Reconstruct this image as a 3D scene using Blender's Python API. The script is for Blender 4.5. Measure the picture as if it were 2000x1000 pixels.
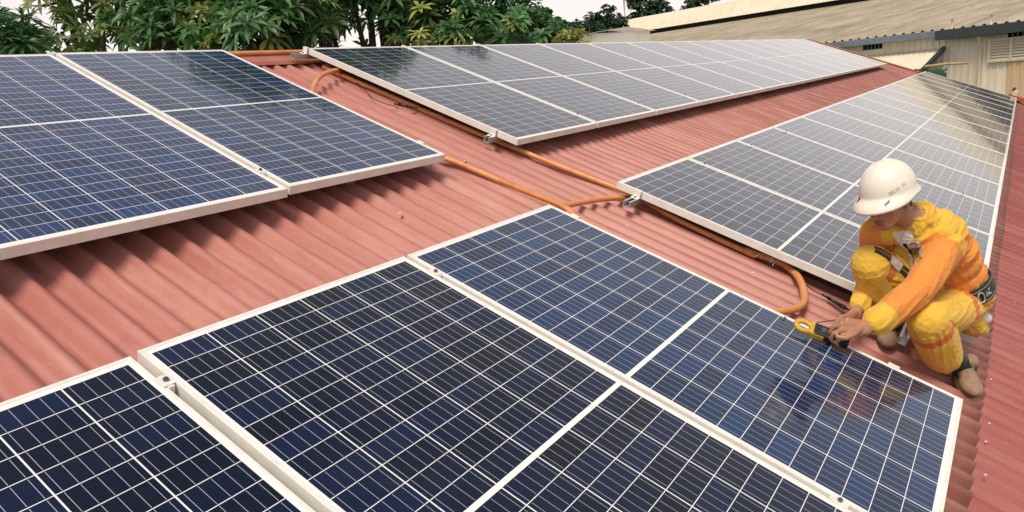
import bpy, bmesh, math, random
from mathutils import Vector, Matrix, noise
for o in list(bpy.data.objects): bpy.data.objects.remove(o)
SC = bpy.context.scene
COL = SC.collection
PI = math.pi

# ------------------------------------------------------------------ frames
TH = math.radians(22.0)                      # pitch of the red roof
EX = Vector((1, 0, 0))                       # along the ridge
DN = Vector((0, -math.cos(TH), -math.sin(TH)))   # down the slope
NU = Vector((0, -math.sin(TH), math.cos(TH)))    # normal of the slope
ORG = Vector((0, 0, 6.0))
def W(s, t, h=0.0):
    """roof coordinates: s along ridge, t down the slope, h above the panel tops"""
    return ORG + EX*s + DN*t + NU*h

# ------------------------------------------------------------------ camera
FPX, CX, CY = 1372.51, 1070.36, 518.12
_R = ((0.54377167, 0.80877637, -0.22403827), (-0.26164102, 0.41702588, 0.87042139), (0.79740601, -0.41469289, 0.43837593))
CR, CDN, CF = [EX*r[0] + DN*r[1] - NU*r[2] for r in _R]
CPOS = W(-2.81962, 1.52575, 1.25346)
def P(x, y, z):
    """world point seen at photo position x, y (2000 px wide) at depth z metres"""
    return CPOS + (CF + CR*((x-CX)/FPX) + CDN*((y-CY)/FPX))*z
def ray(x, y):
    return (CF + CR*((x-CX)/FPX) + CDN*((y-CY)/FPX))
def hit(x, y, p0, n):
    d = ray(x, y); return CPOS + d*((p0-CPOS).dot(n)/d.dot(n))

cam_d = bpy.data.cameras.new('camera'); cam = bpy.data.objects.new('camera', cam_d); COL.objects.link(cam)
M = Matrix((( CR.x, -CDN.x, -CF.x, CPOS.x), (CR.y, -CDN.y, -CF.y, CPOS.y), (CR.z, -CDN.z, -CF.z, CPOS.z), (0, 0, 0, 1)))
cam.matrix_world = M
cam_d.sensor_width = 36.0; cam_d.lens = FPX/2000*36
cam_d.shift_x = -(CX-1000)/2000; cam_d.shift_y = (CY-500)/2000
cam_d.clip_start = 0.05; cam_d.clip_end = 3000
SC.camera = cam

# ------------------------------------------------------------------ world, sun, exposure
wd = bpy.data.worlds.new("World"); SC.world = wd; wd.use_nodes = True
nt = wd.node_tree; nt.nodes.clear()
wo = nt.nodes.new('ShaderNodeOutputWorld'); bg = nt.nodes.new('ShaderNodeBackground')
sky = nt.nodes.new('ShaderNodeTexSky'); sky.sky_type = 'NISHITA'; sky.sun_disc = False
SUN_EL, SUN_AZ = math.radians(62), math.radians(-102)   # azimuth from +Y towards +X
sky.sun_elevation = SUN_EL; sky.sun_rotation = SUN_AZ
sky.dust_density = 2.0; sky.air_density = 1.0; sky.ozone_density = 1.0; sky.altitude = 0
hs = nt.nodes.new('ShaderNodeHueSaturation'); hs.inputs['Saturation'].default_value = 0.6
tcw = nt.nodes.new('ShaderNodeTexCoord'); spw = nt.nodes.new('ShaderNodeSeparateXYZ'); nt.links.new(tcw.outputs['Generated'], spw.inputs[0])
# thin overcast: a pale veil, densest towards the horizon
vr = nt.nodes.new('ShaderNodeMapRange'); vr.inputs['From Min'].default_value = 0.0; vr.inputs['From Max'].default_value = 0.85
vr.inputs['To Min'].default_value = 0.97; vr.inputs['To Max'].default_value = 0.02; nt.links.new(spw.outputs['Z'], vr.inputs['Value'])
veil = nt.nodes.new('ShaderNodeRGB'); veil.outputs[0].default_value = (4.9, 4.5, 4.28, 1)
mx = nt.nodes.new('ShaderNodeMix'); mx.data_type = 'RGBA'
nt.links.new(vr.outputs[0], mx.inputs[0]); nt.links.new(veil.outputs[0], mx.inputs[7])
nt.links.new(sky.outputs[0], hs.inputs['Color']); dm = nt.nodes.new('ShaderNodeMix'); dm.data_type = 'RGBA'; dm.blend_type = 'MULTIPLY'; dm.inputs[0].default_value = 1.0; dm.inputs[7].default_value = (0.42, 0.42, 0.46, 1)
nt.links.new(hs.outputs[0], dm.inputs[6]); nt.links.new(dm.outputs[2], mx.inputs[6])
nt.links.new(mx.outputs[2], bg.inputs['Color']); nt.links.new(bg.outputs[0], wo.inputs['Surface'])
bg.inputs['Strength'].default_value = 0.12
sd = bpy.data.lights.new('sun', 'SUN'); sun = bpy.data.objects.new('sun', sd); COL.objects.link(sun)
sd.energy = 1.5; sd.angle = math.radians(22); sd.color = (1.0, 0.88, 0.70)
tosun = Vector((math.sin(SUN_AZ)*math.cos(SUN_EL), math.cos(SUN_AZ)*math.cos(SUN_EL), math.sin(SUN_EL)))
sun.rotation_euler = tosun.to_track_quat('Z', 'Y').to_euler(); sun.location = (0, 0, 30)
SC.view_settings.view_transform = 'Standard'; SC.view_settings.look = 'None'
SC.view_settings.gamma = 1.0; SC.view_settings.exposure = 0.92
SC.render.engine = 'CYCLES'
SC.render.resolution_x = 1024; SC.render.resolution_y = 512
SC.cycles.max_bounces = 8

# ------------------------------------------------------------------ helpers
def tag(o, label=None, cat=None, group=None, kind=None):
    if label: o['label'] = label
    if cat: o['category'] = cat
    if group: o['group'] = group
    if kind: o['kind'] = kind
    return o
def empty(name, loc=(0, 0, 0), rot=(0, 0, 0), **k):
    o = bpy.data.objects.new(name, None); COL.objects.link(o); o.location = loc; o.rotation_euler = rot
    o.empty_display_size = 0.1
    return tag(o, **k)
def mesh_obj(name, bm, mat, parent=None, smooth=False, loc=None, rot=None):
    me = bpy.data.meshes.new(name); bm.normal_update(); bm.to_mesh(me); bm.free()
    for m in (mat if isinstance(mat, (list, tuple)) else [mat]): me.materials.append(m)
    if smooth:
        for p in me.polygons: p.use_smooth = True
    o = bpy.data.objects.new(name, me); COL.objects.link(o)
    if parent: o.parent = parent
    if loc is not None: o.location = loc
    if rot is not None: o.rotation_euler = rot
    return o
def box(bm, x0, x1, y0, y1, z0, z1, mi=0, M=None, bev=0.0):
    vs = [bm.verts.new((x, y, z)) for x in (x0, x1) for y in (y0, y1) for z in (z0, z1)]
    fs = []
    for q in ((0, 1, 3, 2), (4, 6, 7, 5), (0, 4, 5, 1), (2, 3, 7, 6), (0, 2, 6, 4), (1, 5, 7, 3)):
        f = bm.faces.new([vs[i] for i in q]); f.material_index = mi; fs.append(f)
    if bev:
        es = set(e for f in fs for e in f.edges)
        r = bmesh.ops.bevel(bm, geom=list(es), offset=bev, segments=2, affect='EDGES', profile=0.6)
        vs = list(set(v for f in r['faces'] for v in f.verts) | set(v for v in vs if v.is_valid))
        for f in set(f for v in vs for f in v.link_faces): f.material_index = mi
    if M is not None: bmesh.ops.transform(bm, matrix=M, verts=[v for v in vs if v.is_valid])
    return vs
def tube(bm, pts, r, seg=12, mi=0, caps=True, ribs=None):
    """swept tube along pts (Vectors). r: number or list"""
    n = len(pts); rs = r if isinstance(r, (list, tuple)) else [r]*n
    T = []
    for i in range(n):
        a = pts[max(0, i-1)]; b = pts[min(n-1, i+1)]; T.append((b-a).normalized())
    ref = Vector((0, 0, 1)) if abs(T[0].z) < 0.9 else Vector((1, 0, 0))
    u = T[0].cross(ref).normalized(); rings = []
    for i in range(n):
        u = (u - T[i]*u.dot(T[i])).normalized(); v = T[i].cross(u)
        rings.append([bm.verts.new(pts[i] + (u*math.cos(2*PI*k/seg) + v*math.sin(2*PI*k/seg))*rs[i]) for k in range(seg)])
    for i in range(n-1):
        for k in range(seg):
            f = bm.faces.new((rings[i][k], rings[i][(k+1) % seg], rings[i+1][(k+1) % seg], rings[i+1][k])); f.material_index = mi; f.smooth = True
    if caps:
        for rg, fl in ((rings[0], True), (rings[-1], False)):
            f = bm.faces.new(list(reversed(rg)) if not fl else rg); f.material_index = mi
    return rings
def spline(pts, n=8):
    out = []
    for i in range(len(pts)-1):
        p0 = pts[max(0, i-1)]; p1 = pts[i]; p2 = pts[i+1]; p3 = pts[min(len(pts)-1, i+2)]
        for k in range(n):
            t = k/n
            out.append(0.5*((2*p1) + (p2-p0)*t + (2*p0-5*p1+4*p2-p3)*t*t + (3*p1-p0-3*p2+p3)*t**3))
    out.append(pts[-1].copy()); return out
NTH = ['first', 'second', 'third', 'fourth', 'fifth', 'sixth', 'seventh', 'eighth', 'ninth', 'tenth', 'eleventh', 'twelfth', 'thirteenth', 'fourteenth', 'fifteenth', 'sixteenth']

# ------------------------------------------------------------------ materials
class NG:
    def __init__(s, name):
        s.m = bpy.data.materials.new(name); s.m.use_nodes = True; s.t = s.m.node_tree
        s.b = s.t.nodes['Principled BSDF']
    def new(s, t): return s.t.nodes.new(t)
    def link(s, a, b): s.t.links.new(a, b)
    def val(s, sock, v):
        if isinstance(v, (int, float)): sock.default_value = v
        elif isinstance(v, tuple): sock.default_value = v if len(v) == 4 else (*v, 1)
        else: s.link(v, sock)
    def math(s, op, a, b=None, c=None):
        n = s.new('ShaderNodeMath'); n.operation = op
        s.val(n.inputs[0], a)
        if b is not None: s.val(n.inputs[1], b)
        if c is not None: s.val(n.inputs[2], c)
        return n.outputs[0]
    def mix(s, f, a, b, mode='MIX'):
        n = s.new('ShaderNodeMix'); n.data_type = 'RGBA'; n.blend_type = mode
        s.val(n.inputs[0], f); s.val(n.inputs[6], a); s.val(n.inputs[7], b); return n.outputs[2]
    def co(s, kind='Object'): return s.new('ShaderNodeTexCoord').outputs[kind]
    def noise(s, sc, vec=None, det=4, rough=0.6, out='Fac', scale3=None):
        n = s.new('ShaderNodeTexNoise'); n.inputs['Scale'].default_value = sc; n.inputs['Detail'].default_value = det; n.inputs['Roughness'].default_value = rough
        v = vec if vec is not None else s.co()
        if scale3:
            mp = s.new('ShaderNodeMapping'); mp.inputs['Scale'].default_value = scale3; s.link(v, mp.inputs['Vector']); v = mp.outputs[0]
        s.link(v, n.inputs['Vector']); return n.outputs[out]
    def ramp(s, f, a, b, x0=0.0, x1=1.0):
        n = s.new('ShaderNodeValToRGB'); n.color_ramp.elements[0].position = x0; n.color_ramp.elements[1].position = x1
        n.color_ramp.elements[0].color = (*a, 1); n.color_ramp.elements[1].color = (*b, 1); s.link(f, n.inputs[0]); return n.outputs[0]
    def bump(s, h, st=0.3, d=0.01):
        n = s.new('ShaderNodeBump'); n.inputs['Strength'].default_value = st; n.inputs['Distance'].default_value = d
        s.link(h, n.inputs['Height']); s.link(n.outputs[0], s.b.inputs['Normal'])
    def out(s, col=None, rough=0.5, metal=0.0, spec=0.5):
        if col is not None: s.val(s.b.inputs['Base Color'], col)
        s.val(s.b.inputs['Roughness'], rough); s.b.inputs['Metallic'].default_value = metal
        s.b.inputs['Specular IOR Level'].default_value = spec
        return s.m
def simple(name, a, b=None, sc=20, rough=0.5, metal=0.0, bump=0.0, bd=0.002, spec=0.5, scale3=None):
    g = NG(name); b = b or tuple(x*0.8 for x in a)
    n = g.noise(sc, scale3=scale3); c = g.ramp(n, b, a, 0.35, 0.65)
    if bump: g.bump(g.noise(sc*3, scale3=scale3), bump, bd)
    return g.out(c, rough, metal, spec)

CA, CL, CM = 0.955, 1.877, 0.015      # cell field width, length, centre strip
CP = CA/6; HP = (CL-CM)/24
def cell_mat(name, dark, blue, bias, ncol=6, dusty=0.05):
    g = NG(name); tc = g.co(); sp = g.new('ShaderNodeSeparateXYZ'); g.link(tc, sp.inputs[0])
    X = g.math('SUBTRACT', CA/2, sp.outputs['X']); Y = sp.outputs['Y']
    ay = g.math('SUBTRACT', g.math('ABSOLUTE', Y), CM/2)
    u = g.math('DIVIDE', X, CP); v = g.math('DIVIDE', ay, HP)
    ci = g.math('FLOOR', u); ri = g.math('FLOOR', v); fu = g.math('FRACT', u); fv = g.math('FRACT', v)
    dcol = g.math('SUBTRACT', 0.5, g.math('ABSOLUTE', g.math('SUBTRACT', fu, 0.5)))
    drow = g.math('SUBTRACT', 0.5, g.math('ABSOLUTE', g.math('SUBTRACT', fv, 0.5)))
    lcol = g.math('LESS_THAN', dcol, 0.0019/CP); lrow = g.math('LESS_THAN', drow, 0.0012/HP)
    fb = g.math('FRACT', g.math('MULTIPLY', u, 5))
    bus = g.math('LESS_THAN', g.math('ABSOLUTE', g.math('SUBTRACT', fb, 0.5)), 0.00068/(CP/5))
    bus = g.math('MULTIPLY', bus, g.math('GREATER_THAN', drow, 0.004/HP))
    o1 = g.math('LESS_THAN', X, 0.0); o2 = g.math('GREATER_THAN', X, CP*ncol); o3 = g.math('LESS_THAN', ay, 0.0); o4 = g.math('GREATER_THAN', ay, HP*12)
    white = g.math('MAXIMUM', g.math('MAXIMUM', g.math('MAXIMUM', o1, o2), g.math('MAXIMUM', o3, o4)), g.math('MAXIMUM', lcol, lrow))
    sg = g.math('SIGN', Y)
    cb = g.new('ShaderNodeCombineXYZ'); g.link(ci, cb.inputs[0]); g.link(g.math('MULTIPLY_ADD', sg, 40.0, ri), cb.inputs[1])
    oi = g.new('ShaderNodeObjectInfo'); g.link(g.math('MULTIPLY', oi.outputs['Random'], 97.0), cb.inputs[2])
    wn = g.new('ShaderNodeTexWhiteNoise'); wn.noise_dimensions = '3D'; g.link(cb.outputs[0], wn.inputs['Vector'])
    f = g.math('MULTIPLY', g.math('POWER', wn.outputs['Value'], bias), 1.0)
    vo = g.new('ShaderNodeTexVoronoi'); vo.inputs['Scale'].default_value = 95; g.link(tc, vo.inputs['Vector'])
    vs = g.new('ShaderNodeSeparateColor'); g.link(vo.outputs['Color'], vs.inputs[0])
    f2 = g.math('ADD', f, g.math('MULTIPLY', g.math('SUBTRACT', vs.outputs[0], 0.5), 0.28))
    col = g.mix(f2, dark, blue)
    col = g.mix(g.math('MULTIPLY', bus, 0.8), col, (0.50, 0.53, 0.58))
    col = g.mix(white, col, (0.84, 0.84, 0.82))
    dn = g.noise(3.0, det=6, rough=0.65); dust = g.math('MULTIPLY', g.math('SMOOTH_MIN', g.math('MAXIMUM', g.math('SUBTRACT', dn, 0.42), 0.0), 0.3, 0.1), dusty)
    col = g.mix(dust, col, (0.42, 0.38, 0.34))
    sn = g.noise(60, det=3); g.bump(sn, 0.02, 0.001)
    rg = g.math('MULTIPLY_ADD', dn, 0.10, 0.055)
    g.b.inputs['Coat Weight'].default_value = 0.5; g.b.inputs['Coat Roughness'].default_value = 0.04; return g.out(col, rg, 0.0, 0.36)
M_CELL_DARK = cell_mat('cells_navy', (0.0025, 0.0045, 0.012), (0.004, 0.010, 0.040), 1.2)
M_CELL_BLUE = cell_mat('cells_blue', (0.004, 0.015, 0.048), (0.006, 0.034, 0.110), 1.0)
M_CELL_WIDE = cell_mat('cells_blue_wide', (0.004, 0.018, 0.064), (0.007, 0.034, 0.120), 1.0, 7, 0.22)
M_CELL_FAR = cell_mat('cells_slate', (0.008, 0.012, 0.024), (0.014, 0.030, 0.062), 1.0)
M_FRAME = simple('anodised_frame', (0.85, 0.835, 0.775), (0.74, 0.725, 0.67), 14, 0.40, 0.05, 0.05, 0.0005)
M_ALU = simple('raw_aluminium', (0.66, 0.66, 0.64), (0.5, 0.5, 0.5), 40, 0.34, 0.55, 0.1, 0.0005, scale3=(1, 12, 12))
M_BOLT = simple('steel_bolt', (0.22, 0.22, 0.21), None, 80, 0.4, 0.8)
def roof_mat(name, a, b, c, rough, spec):
    g = NG(name); tc = g.co()
    n1 = g.noise(1.3, tc, 5, 0.6); n2 = g.noise(9, tc, 5, 0.7, scale3=(1.0, 0.12, 1.0)); n3 = g.noise(160, tc, 2)
    col = g.ramp(n1, a, b, 0.3, 0.7); sx = g.new('ShaderNodeSeparateXYZ'); g.link(tc, sx.inputs[0]); tone_x = g.new('ShaderNodeMapRange'); tone_x.inputs['From Min'].default_value = 0.5; tone_x.inputs['From Max'].default_value = 9.0; tone_x.inputs['To Max'].default_value = 0.75; g.link(g.math('ADD', sx.outputs['X'], g.math('MULTIPLY', n1, 2.0)), tone_x.inputs['Value']); col = g.mix(tone_x.outputs[0], col, tuple(q*0.62 for q in a)); col = g.mix(g.ramp(n2, (0, 0, 0), (1, 1, 1), 0.45, 0.8), col, c)  # base colour goes over to a deeper red towards +X
    spk = g.math('GREATER_THAN', g.noise(75, tc, 2, 0.5), 0.735)
    col = g.mix(g.math('MULTIPLY', spk, 0.55), col, (0.62, 0.45, 0.38))
    stn = g.ramp(g.noise(4.5, tc, 6, 0.75), (0, 0, 0), (1, 1, 1), 0.60, 0.74)
    col = g.mix(g.math('MULTIPLY', stn, 0.30), col, (0.16, 0.05, 0.035)); n4 = g.ramp(g.noise(26, tc, 6, 0.7, scale3=(1.0, 0.05, 1.0)), (0, 0, 0), (1, 1, 1), 0.50, 0.72); col = g.mix(g.math('MULTIPLY', n4, 0.22), col, (0.20, 0.065, 0.05))
    g.bump(g.math('ADD', g.math('MULTIPLY', n3, 0.3), n1), 0.12, 0.004)
    r = g.math('MULTIPLY_ADD', n2, 0.2, rough-0.1)
    return g.out(col, r, 0.0, spec)
M_ROOF = roof_mat('painted_roof_sheet', (0.40, 0.138, 0.104), (0.47, 0.182, 0.146), (0.58, 0.29, 0.24), 0.46, 0.5)
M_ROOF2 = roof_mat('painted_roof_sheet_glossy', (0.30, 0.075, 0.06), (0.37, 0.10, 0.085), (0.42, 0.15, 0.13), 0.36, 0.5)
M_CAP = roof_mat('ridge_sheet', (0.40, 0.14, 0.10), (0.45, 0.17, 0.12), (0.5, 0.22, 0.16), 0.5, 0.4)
M_FLASH = simple('orange_flashing', (0.42, 0.12, 0.04), (0.30, 0.08, 0.03), 8, 0.5, bump=0.1)
def conduit_mat():
    g = NG('orange_conduit'); n = g.noise(14); c = g.ramp(n, (0.60, 0.215, 0.07), (0.74, 0.34, 0.13), 0.3, 0.7)
    g.bump(g.noise(60), 0.1, 0.001); g.b.inputs['Subsurface Weight'].default_value = 0.05
    return g.out(c, 0.42)
M_COND = conduit_mat()
M_BLACK = simple('black_plastic', (0.02, 0.02, 0.022), None, 30, 0.4)
M_CHIP = simple('pale_chip', (0.75, 0.70, 0.62), None, 60, 0.7)

# ------------------------------------------------------------------ the setting: ground
def ground():
    g = NG('ground_soil'); n = g.noise(0.15, det=8); c = g.ramp(n, (0.10, 0.09, 0.06), (0.06, 0.09, 0.03), 0.4, 0.6)
    g.bump(g.noise(3), 0.4, 0.05); m = g.out(c, 0.9)
    bm = bmesh.new(); bmesh.ops.create_grid(bm, x_segments=40, y_segments=40, size=1200)
    for v in bm.verts:
        v.co.z = 0.0
    tag(mesh_obj('ground', bm, m), kind='structure')
ground()

# ------------------------------------------------------------------ building with the red roof
RS0, RS1 = -8.0, 16.75
HR = -0.118            # crest height of the sheet below the panel tops
RP, RA = 0.105, 0.0205
def sheet(name, s0, s1, t0, t1, h, mat, parent, drop=0.0, amp=RA, pitch=RP, nt_=24, seg=14, jag=0.0):
    bm = bmesh.new(); n = int((s1-s0)/pitch*seg); rows = []
    def prof(u):
        u -= math.floor(u)
        return (amp*(-math.cos(PI*u/0.56)) if u < 0.56 else amp*math.cos(PI*(u-0.56)/0.44)) - amp
    for j in range(nt_+1):
        t = t0 + (t1-t0)*j/nt_; r = []
        for i in range(n+1):
            s = s0 + i*pitch/seg; u = (s-s0)/pitch
            k = math.floor(u/8); lap = 0.0016 if (u - k*8) < 0.72 else 0.0
            hh = h + prof(u) + lap - drop*(t-t0) + 0.0022*noise.noise(Vector((s*0.9, t*0.8, 1.7)))+0.0009*noise.noise(Vector((s*7, t*3, 4)))
            tt = t + (jag*noise.noise(Vector((s*0.6, 3.1, 0)))+0.004*noise.noise(Vector((s*6, 1, 0))) if j == nt_ and jag else 0)
            r.append(bm.verts.new((s, -tt, hh)))
        rows.append(r)
    for j in range(nt_):
        for i in range(n):
            bm.faces.new((rows[j+1][i], rows[j+1][i+1], rows[j][i+1], rows[j][i]))
    # turned edge so that the sheet has a thickness at its lower end
    e = [bm.verts.new((v.co.x, v.co.y+0.001, v.co.z-0.0014)) for v in rows[-1]]
    for i in range(n): bm.faces.new((e[i], e[i+1], rows[-1][i+1], rows[-1][i]))
    return mesh_obj(name, bm, mat, parent, smooth=True)
M_BWALL = simple('plaster_wall', (0.45, 0.38, 0.30), None, 6, 0.8, bump=0.1)
bld = empty('industrial_building', ORG, (TH, 0, 0), label='building under the red corrugated roof that carries the solar panels', cat='building')
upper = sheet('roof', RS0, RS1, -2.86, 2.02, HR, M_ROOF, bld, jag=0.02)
upper['label'] = 'dusty pinkish red corrugated roof sheet'
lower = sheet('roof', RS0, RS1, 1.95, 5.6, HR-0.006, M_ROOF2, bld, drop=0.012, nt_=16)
lower['label'] = 'darker glossier lower roof sheet below the lap'
def ridge():
    bm = bmesh.new()   # ridge cap in roof coordinates: folded sheet, scalloped front lip closing on the ribs
    prof = [(-2.66, 0.004), (-2.68, 0.024), (-2.80, 0.036), (-2.90, 0.034)]
    c2 = math.cos(2*TH); s2 = math.sin(2*TH)
    n = 420; rows = []
    for i in range(n+1):
        s = RS0 + (RS1-RS0)*i/n; r = []
        for (t, z) in prof: r.append(bm.verts.new((s, -t, HR + z)))
        for d in (0.10, 0.24):
            r.append(bm.verts.new((s, 2.90 + d*c2, HR + 0.034 - d*s2)))
        rows.append(r)
    for i in range(n):
        for k in range(5): bm.faces.new((rows[i][k], rows[i+1][k], rows[i+1][k+1], rows[i][k+1]))
    mesh_obj('ridge_cap', bm, M_CAP, bld, smooth=False)
ridge()
def back_and_walls():
    # rear slope, eaves and walls in world coordinates relative to the roof empty: build in world and un-rotate
    inv = Matrix.Translation(ORG) @ Matrix.Rotation(TH, 4, 'X'); inv = inv.inverted()
    top = W(0, -2.88, HR-0.03); 
    bm = bmesh.new()
    for k in range(1):
        n = int((RS1-RS0)/RP*6); rows = [[], []]
        for i in range(n+1):
            x = RS0 + i*RP/6; z = 0.011*math.cos(2*PI*i/6)
            rows[0].append(bm.verts.new((x, top.y, top.z+z))); rows[1].append(bm.verts.new((x, top.y+4.2*math.cos(TH), top.z-4.2*math.sin(TH)+z)))
        for i in range(n): bm.faces.new((rows[0][i], rows[0][i+1], rows[1][i+1], rows[1][i]))
    bmesh.ops.transform(bm, matrix=inv, verts=bm.verts)
    o = mesh_obj('rear_roof', bm, M_ROOF, bld, smooth=True)
    bm = bmesh.new()
    yb = top.y + 3.9*math.cos(TH); e = W(0, 5.2, HR-0.1); yf = e.y
    y0 = W(0, 5.0, 0).y
    box(bm, RS0+0.3, RS1-0.25, y0, y0+0.2, 0, W(0, 5.0, HR-0.12).z)
    box(bm, RS0+0.3, RS1-0.25, yb-0.2, yb, 0, top.z-3.9*math.sin(TH)-0.12)
    for x in (RS0+0.3, RS1-0.45):
        pts = [(y0+0.2, 0), (yb-0.2, 0), (yb-0.2, top.z-3.9*math.sin(TH)-0.08), (top.y, top.z-0.12), (y0+0.2, W(0, 4.8, HR-0.12).z)]
        a = [bm.verts.new((x, p[0], p[1])) for p in pts]; b = [bm.verts.new((x+0.2, p[0], p[1])) for p in pts]
        bm.faces.new(a); bm.faces.new(list(reversed(b)))
        for i in range(5): bm.faces.new((a[i], b[i], b[(i+1) % 5], a[(i+1) % 5]))
    bmesh.ops.transform(bm, matrix=inv, verts=bm.verts)
    mesh_obj('wall', bm, M_BWALL, bld)
    # gable flashing along the far end and near end of the roof
    bm = bmesh.new()
    box(bm, RS1-0.16, RS1+0.03, -2.04, 2.7, HR+0.001, HR+0.022, bev=0.006); box(bm, RS1+0.03, RS1+0.045, -2.04, 2.7, HR-0.16, HR+0.02)
    mesh_obj('gable_flashing', bm, M_FLASH, bld)
    bm = bmesh.new()
    box(bm, RS1-0.35, RS1+0.06, -5.4, -1.75, HR+0.026, HR+0.12, bev=0.01)
    mesh_obj('verge_capping', bm, M_FLASH, bld)
back_and_walls()

# ------------------------------------------------------------------ rails
def rail_bm(L):
    bm = bmesh.new()   # strut channel along x, 40 x 36 mm, open on top, lying below z=0
    prof = [(-.020, -.036), (.020, -.036), (.020, 0), (.009, 0), (.009, -.003), (.0165, -.003), (.0165, -.0325), (-.0165, -.0325), (-.0165, -.003), (-.009, -.003), (-.009, 0), (-.020, 0)]
    a = [bm.verts.new((0, y, z)) for y, z in prof]; b = [bm.verts.new((L, y, z)) for y, z in prof]; n = len(prof)
    for i in range(n): bm.faces.new((a[i], a[(i+1) % n], b[(i+1) % n], b[i]))
    bm.faces.new(list(reversed(a))); bm.faces.new(b)
    return bm
def rail(s0, s1, t, label, grp='mounting rails under the panels'):
    r = empty('mounting_rail', W(s0, t, -0.0405), (TH, 0, 0), label=label, cat='rail', group=grp)
    mesh_obj('channel', rail_bm(s1-s0), M_ALU, r)
    s = 0.28
    while s < s1-s0-0.1:
        bm = bmesh.new(); box(bm, s, s+0.05, -0.024, -0.0205, -0.074, -0.006); box(bm, s, s+0.05, -0.060, -0.0205, -0.0785, -0.0740); s += 1.05
        mesh_obj('foot', bm, M_ALU, r)
    return r

# ------------------------------------------------------------------ panels
FW = 0.0115; PB = 0.0195; PE = 0.028     # lip width, margins beyond the cell field
def panel_proto(mat, ncol=6):
    x1 = CA/2+PB; x0 = -CA/2-PB-(ncol-6)*CP; y1 = CL/2+PE; y0 = -y1
    root = empty('solar_panel', (0, 0, 0), (TH, 0, 0))
    bm = bmesh.new()
    D = 0.040
    box(bm, x0, x0+FW, y0, y1, -D, 0, bev=0.0012); box(bm, x1-FW, x1, y0, y1, -D, 0, bev=0.0012)
    box(bm, x0+FW, x1-FW, y0, y0+FW, -D, -0.0003, bev=0.0012); box(bm, x0+FW, x1-FW, y1-FW, y1, -D, -0.0003, bev=0.0012)
    mesh_obj('frame', bm, M_FRAME, root)
    bm = bmesh.new()
    box(bm, x0+FW, x1-FW, y0+FW, y1-FW, -0.007, -0.0016)
    mesh_obj('cell_sheet', bm, mat, root)
    return root
def dup(root, loc, label, group, jit=None):
    r = root.copy(); COL.objects.link(r); r.location = loc; r['label'] = label; r['group'] = group
    for ch in root.children:
        c = ch.copy(); COL.objects.link(c); c.parent = r
    return r
PITCH = CA + 0.0588
def put_panel(proto, first, s_right, t_top, label, group, dh=0.0):
    """s_right/t_top: right and upper limits of the cell field"""
    loc = W(s_right-CA/2, t_top+CL/2, dh)
    if first: r = proto; r.location = loc; r['label'] = label; r['group'] = group
    else: r = dup(proto, loc, label, group)
    r['category'] = 'solar panel'; return r
rj = random.Random(5)
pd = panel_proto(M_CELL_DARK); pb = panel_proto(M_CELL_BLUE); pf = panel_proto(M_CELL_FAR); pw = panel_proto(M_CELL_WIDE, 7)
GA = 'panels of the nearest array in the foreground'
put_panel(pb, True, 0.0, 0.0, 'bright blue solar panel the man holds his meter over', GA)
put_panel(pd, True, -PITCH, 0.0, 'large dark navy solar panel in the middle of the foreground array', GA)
put_panel(pd, False, -2*PITCH-0.002, 0.006, 'dark navy solar panel in the lower left corner of the picture', GA, -0.004)
GL = 'panels of the upper left array'
put_panel(pb, False, 0.0145, -0.7507-CL, 'blue solar panel of the upper left array, beside the bare red roof lane', GL)
put_panel(pw, True, 0.0145-PITCH-0.0, -0.7507-CL+0.012, 'broad blue solar panel cut off by the left edge of the picture', GL, -0.002)
GB = 'panels of the far upper array'; GC = 'panels of the right array behind the man'
SB, SCc = 0.7236, 0.7401
NB, NC = 14, 15
ends = lambda i, n, near, far: (near if i == 0 else far if i == n-1 else None)
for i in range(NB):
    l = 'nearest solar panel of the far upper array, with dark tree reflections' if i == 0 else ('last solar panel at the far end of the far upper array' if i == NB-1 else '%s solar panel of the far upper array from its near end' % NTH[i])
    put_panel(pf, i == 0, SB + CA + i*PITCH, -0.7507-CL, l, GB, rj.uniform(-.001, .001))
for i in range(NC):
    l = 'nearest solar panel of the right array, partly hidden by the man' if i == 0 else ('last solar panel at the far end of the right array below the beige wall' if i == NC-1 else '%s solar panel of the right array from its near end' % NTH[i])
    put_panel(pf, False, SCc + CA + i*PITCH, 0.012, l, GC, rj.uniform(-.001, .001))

RT = {'u1': -2.66, 'u2': -0.905, 'l1': 0.125, 'l2': 1.645}
eB = SB + NB*PITCH; eC = SCc + NC*PITCH
rail(-5.0, 0.06, RT['u1'], 'aluminium rail under the top edge of the upper left array')
rail(-5.0, 0.05, RT['u2'], 'aluminium rail under the lower edge of the upper left array')
rail(0.585, eB, RT['u1'], 'aluminium rail sticking out by the ridge at the top of the far upper array')
rail(0.635, eB, RT['u2'], 'aluminium rail sticking out at the lower corner of the far upper array')
rail(-5.0, 0.03, RT['l1'], 'aluminium rail under the upper edge of the nearest array')
rail(-5.0, 0.03, RT['l2'], 'aluminium rail under the lower edge of the nearest array')
rail(0.60, eC, RT['l1'], 'aluminium rail whose end sticks out at the upper corner of the right array')
rail(0.445, eC, RT['l2'], 'aluminium rail whose end shows on the roof below the man')

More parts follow.
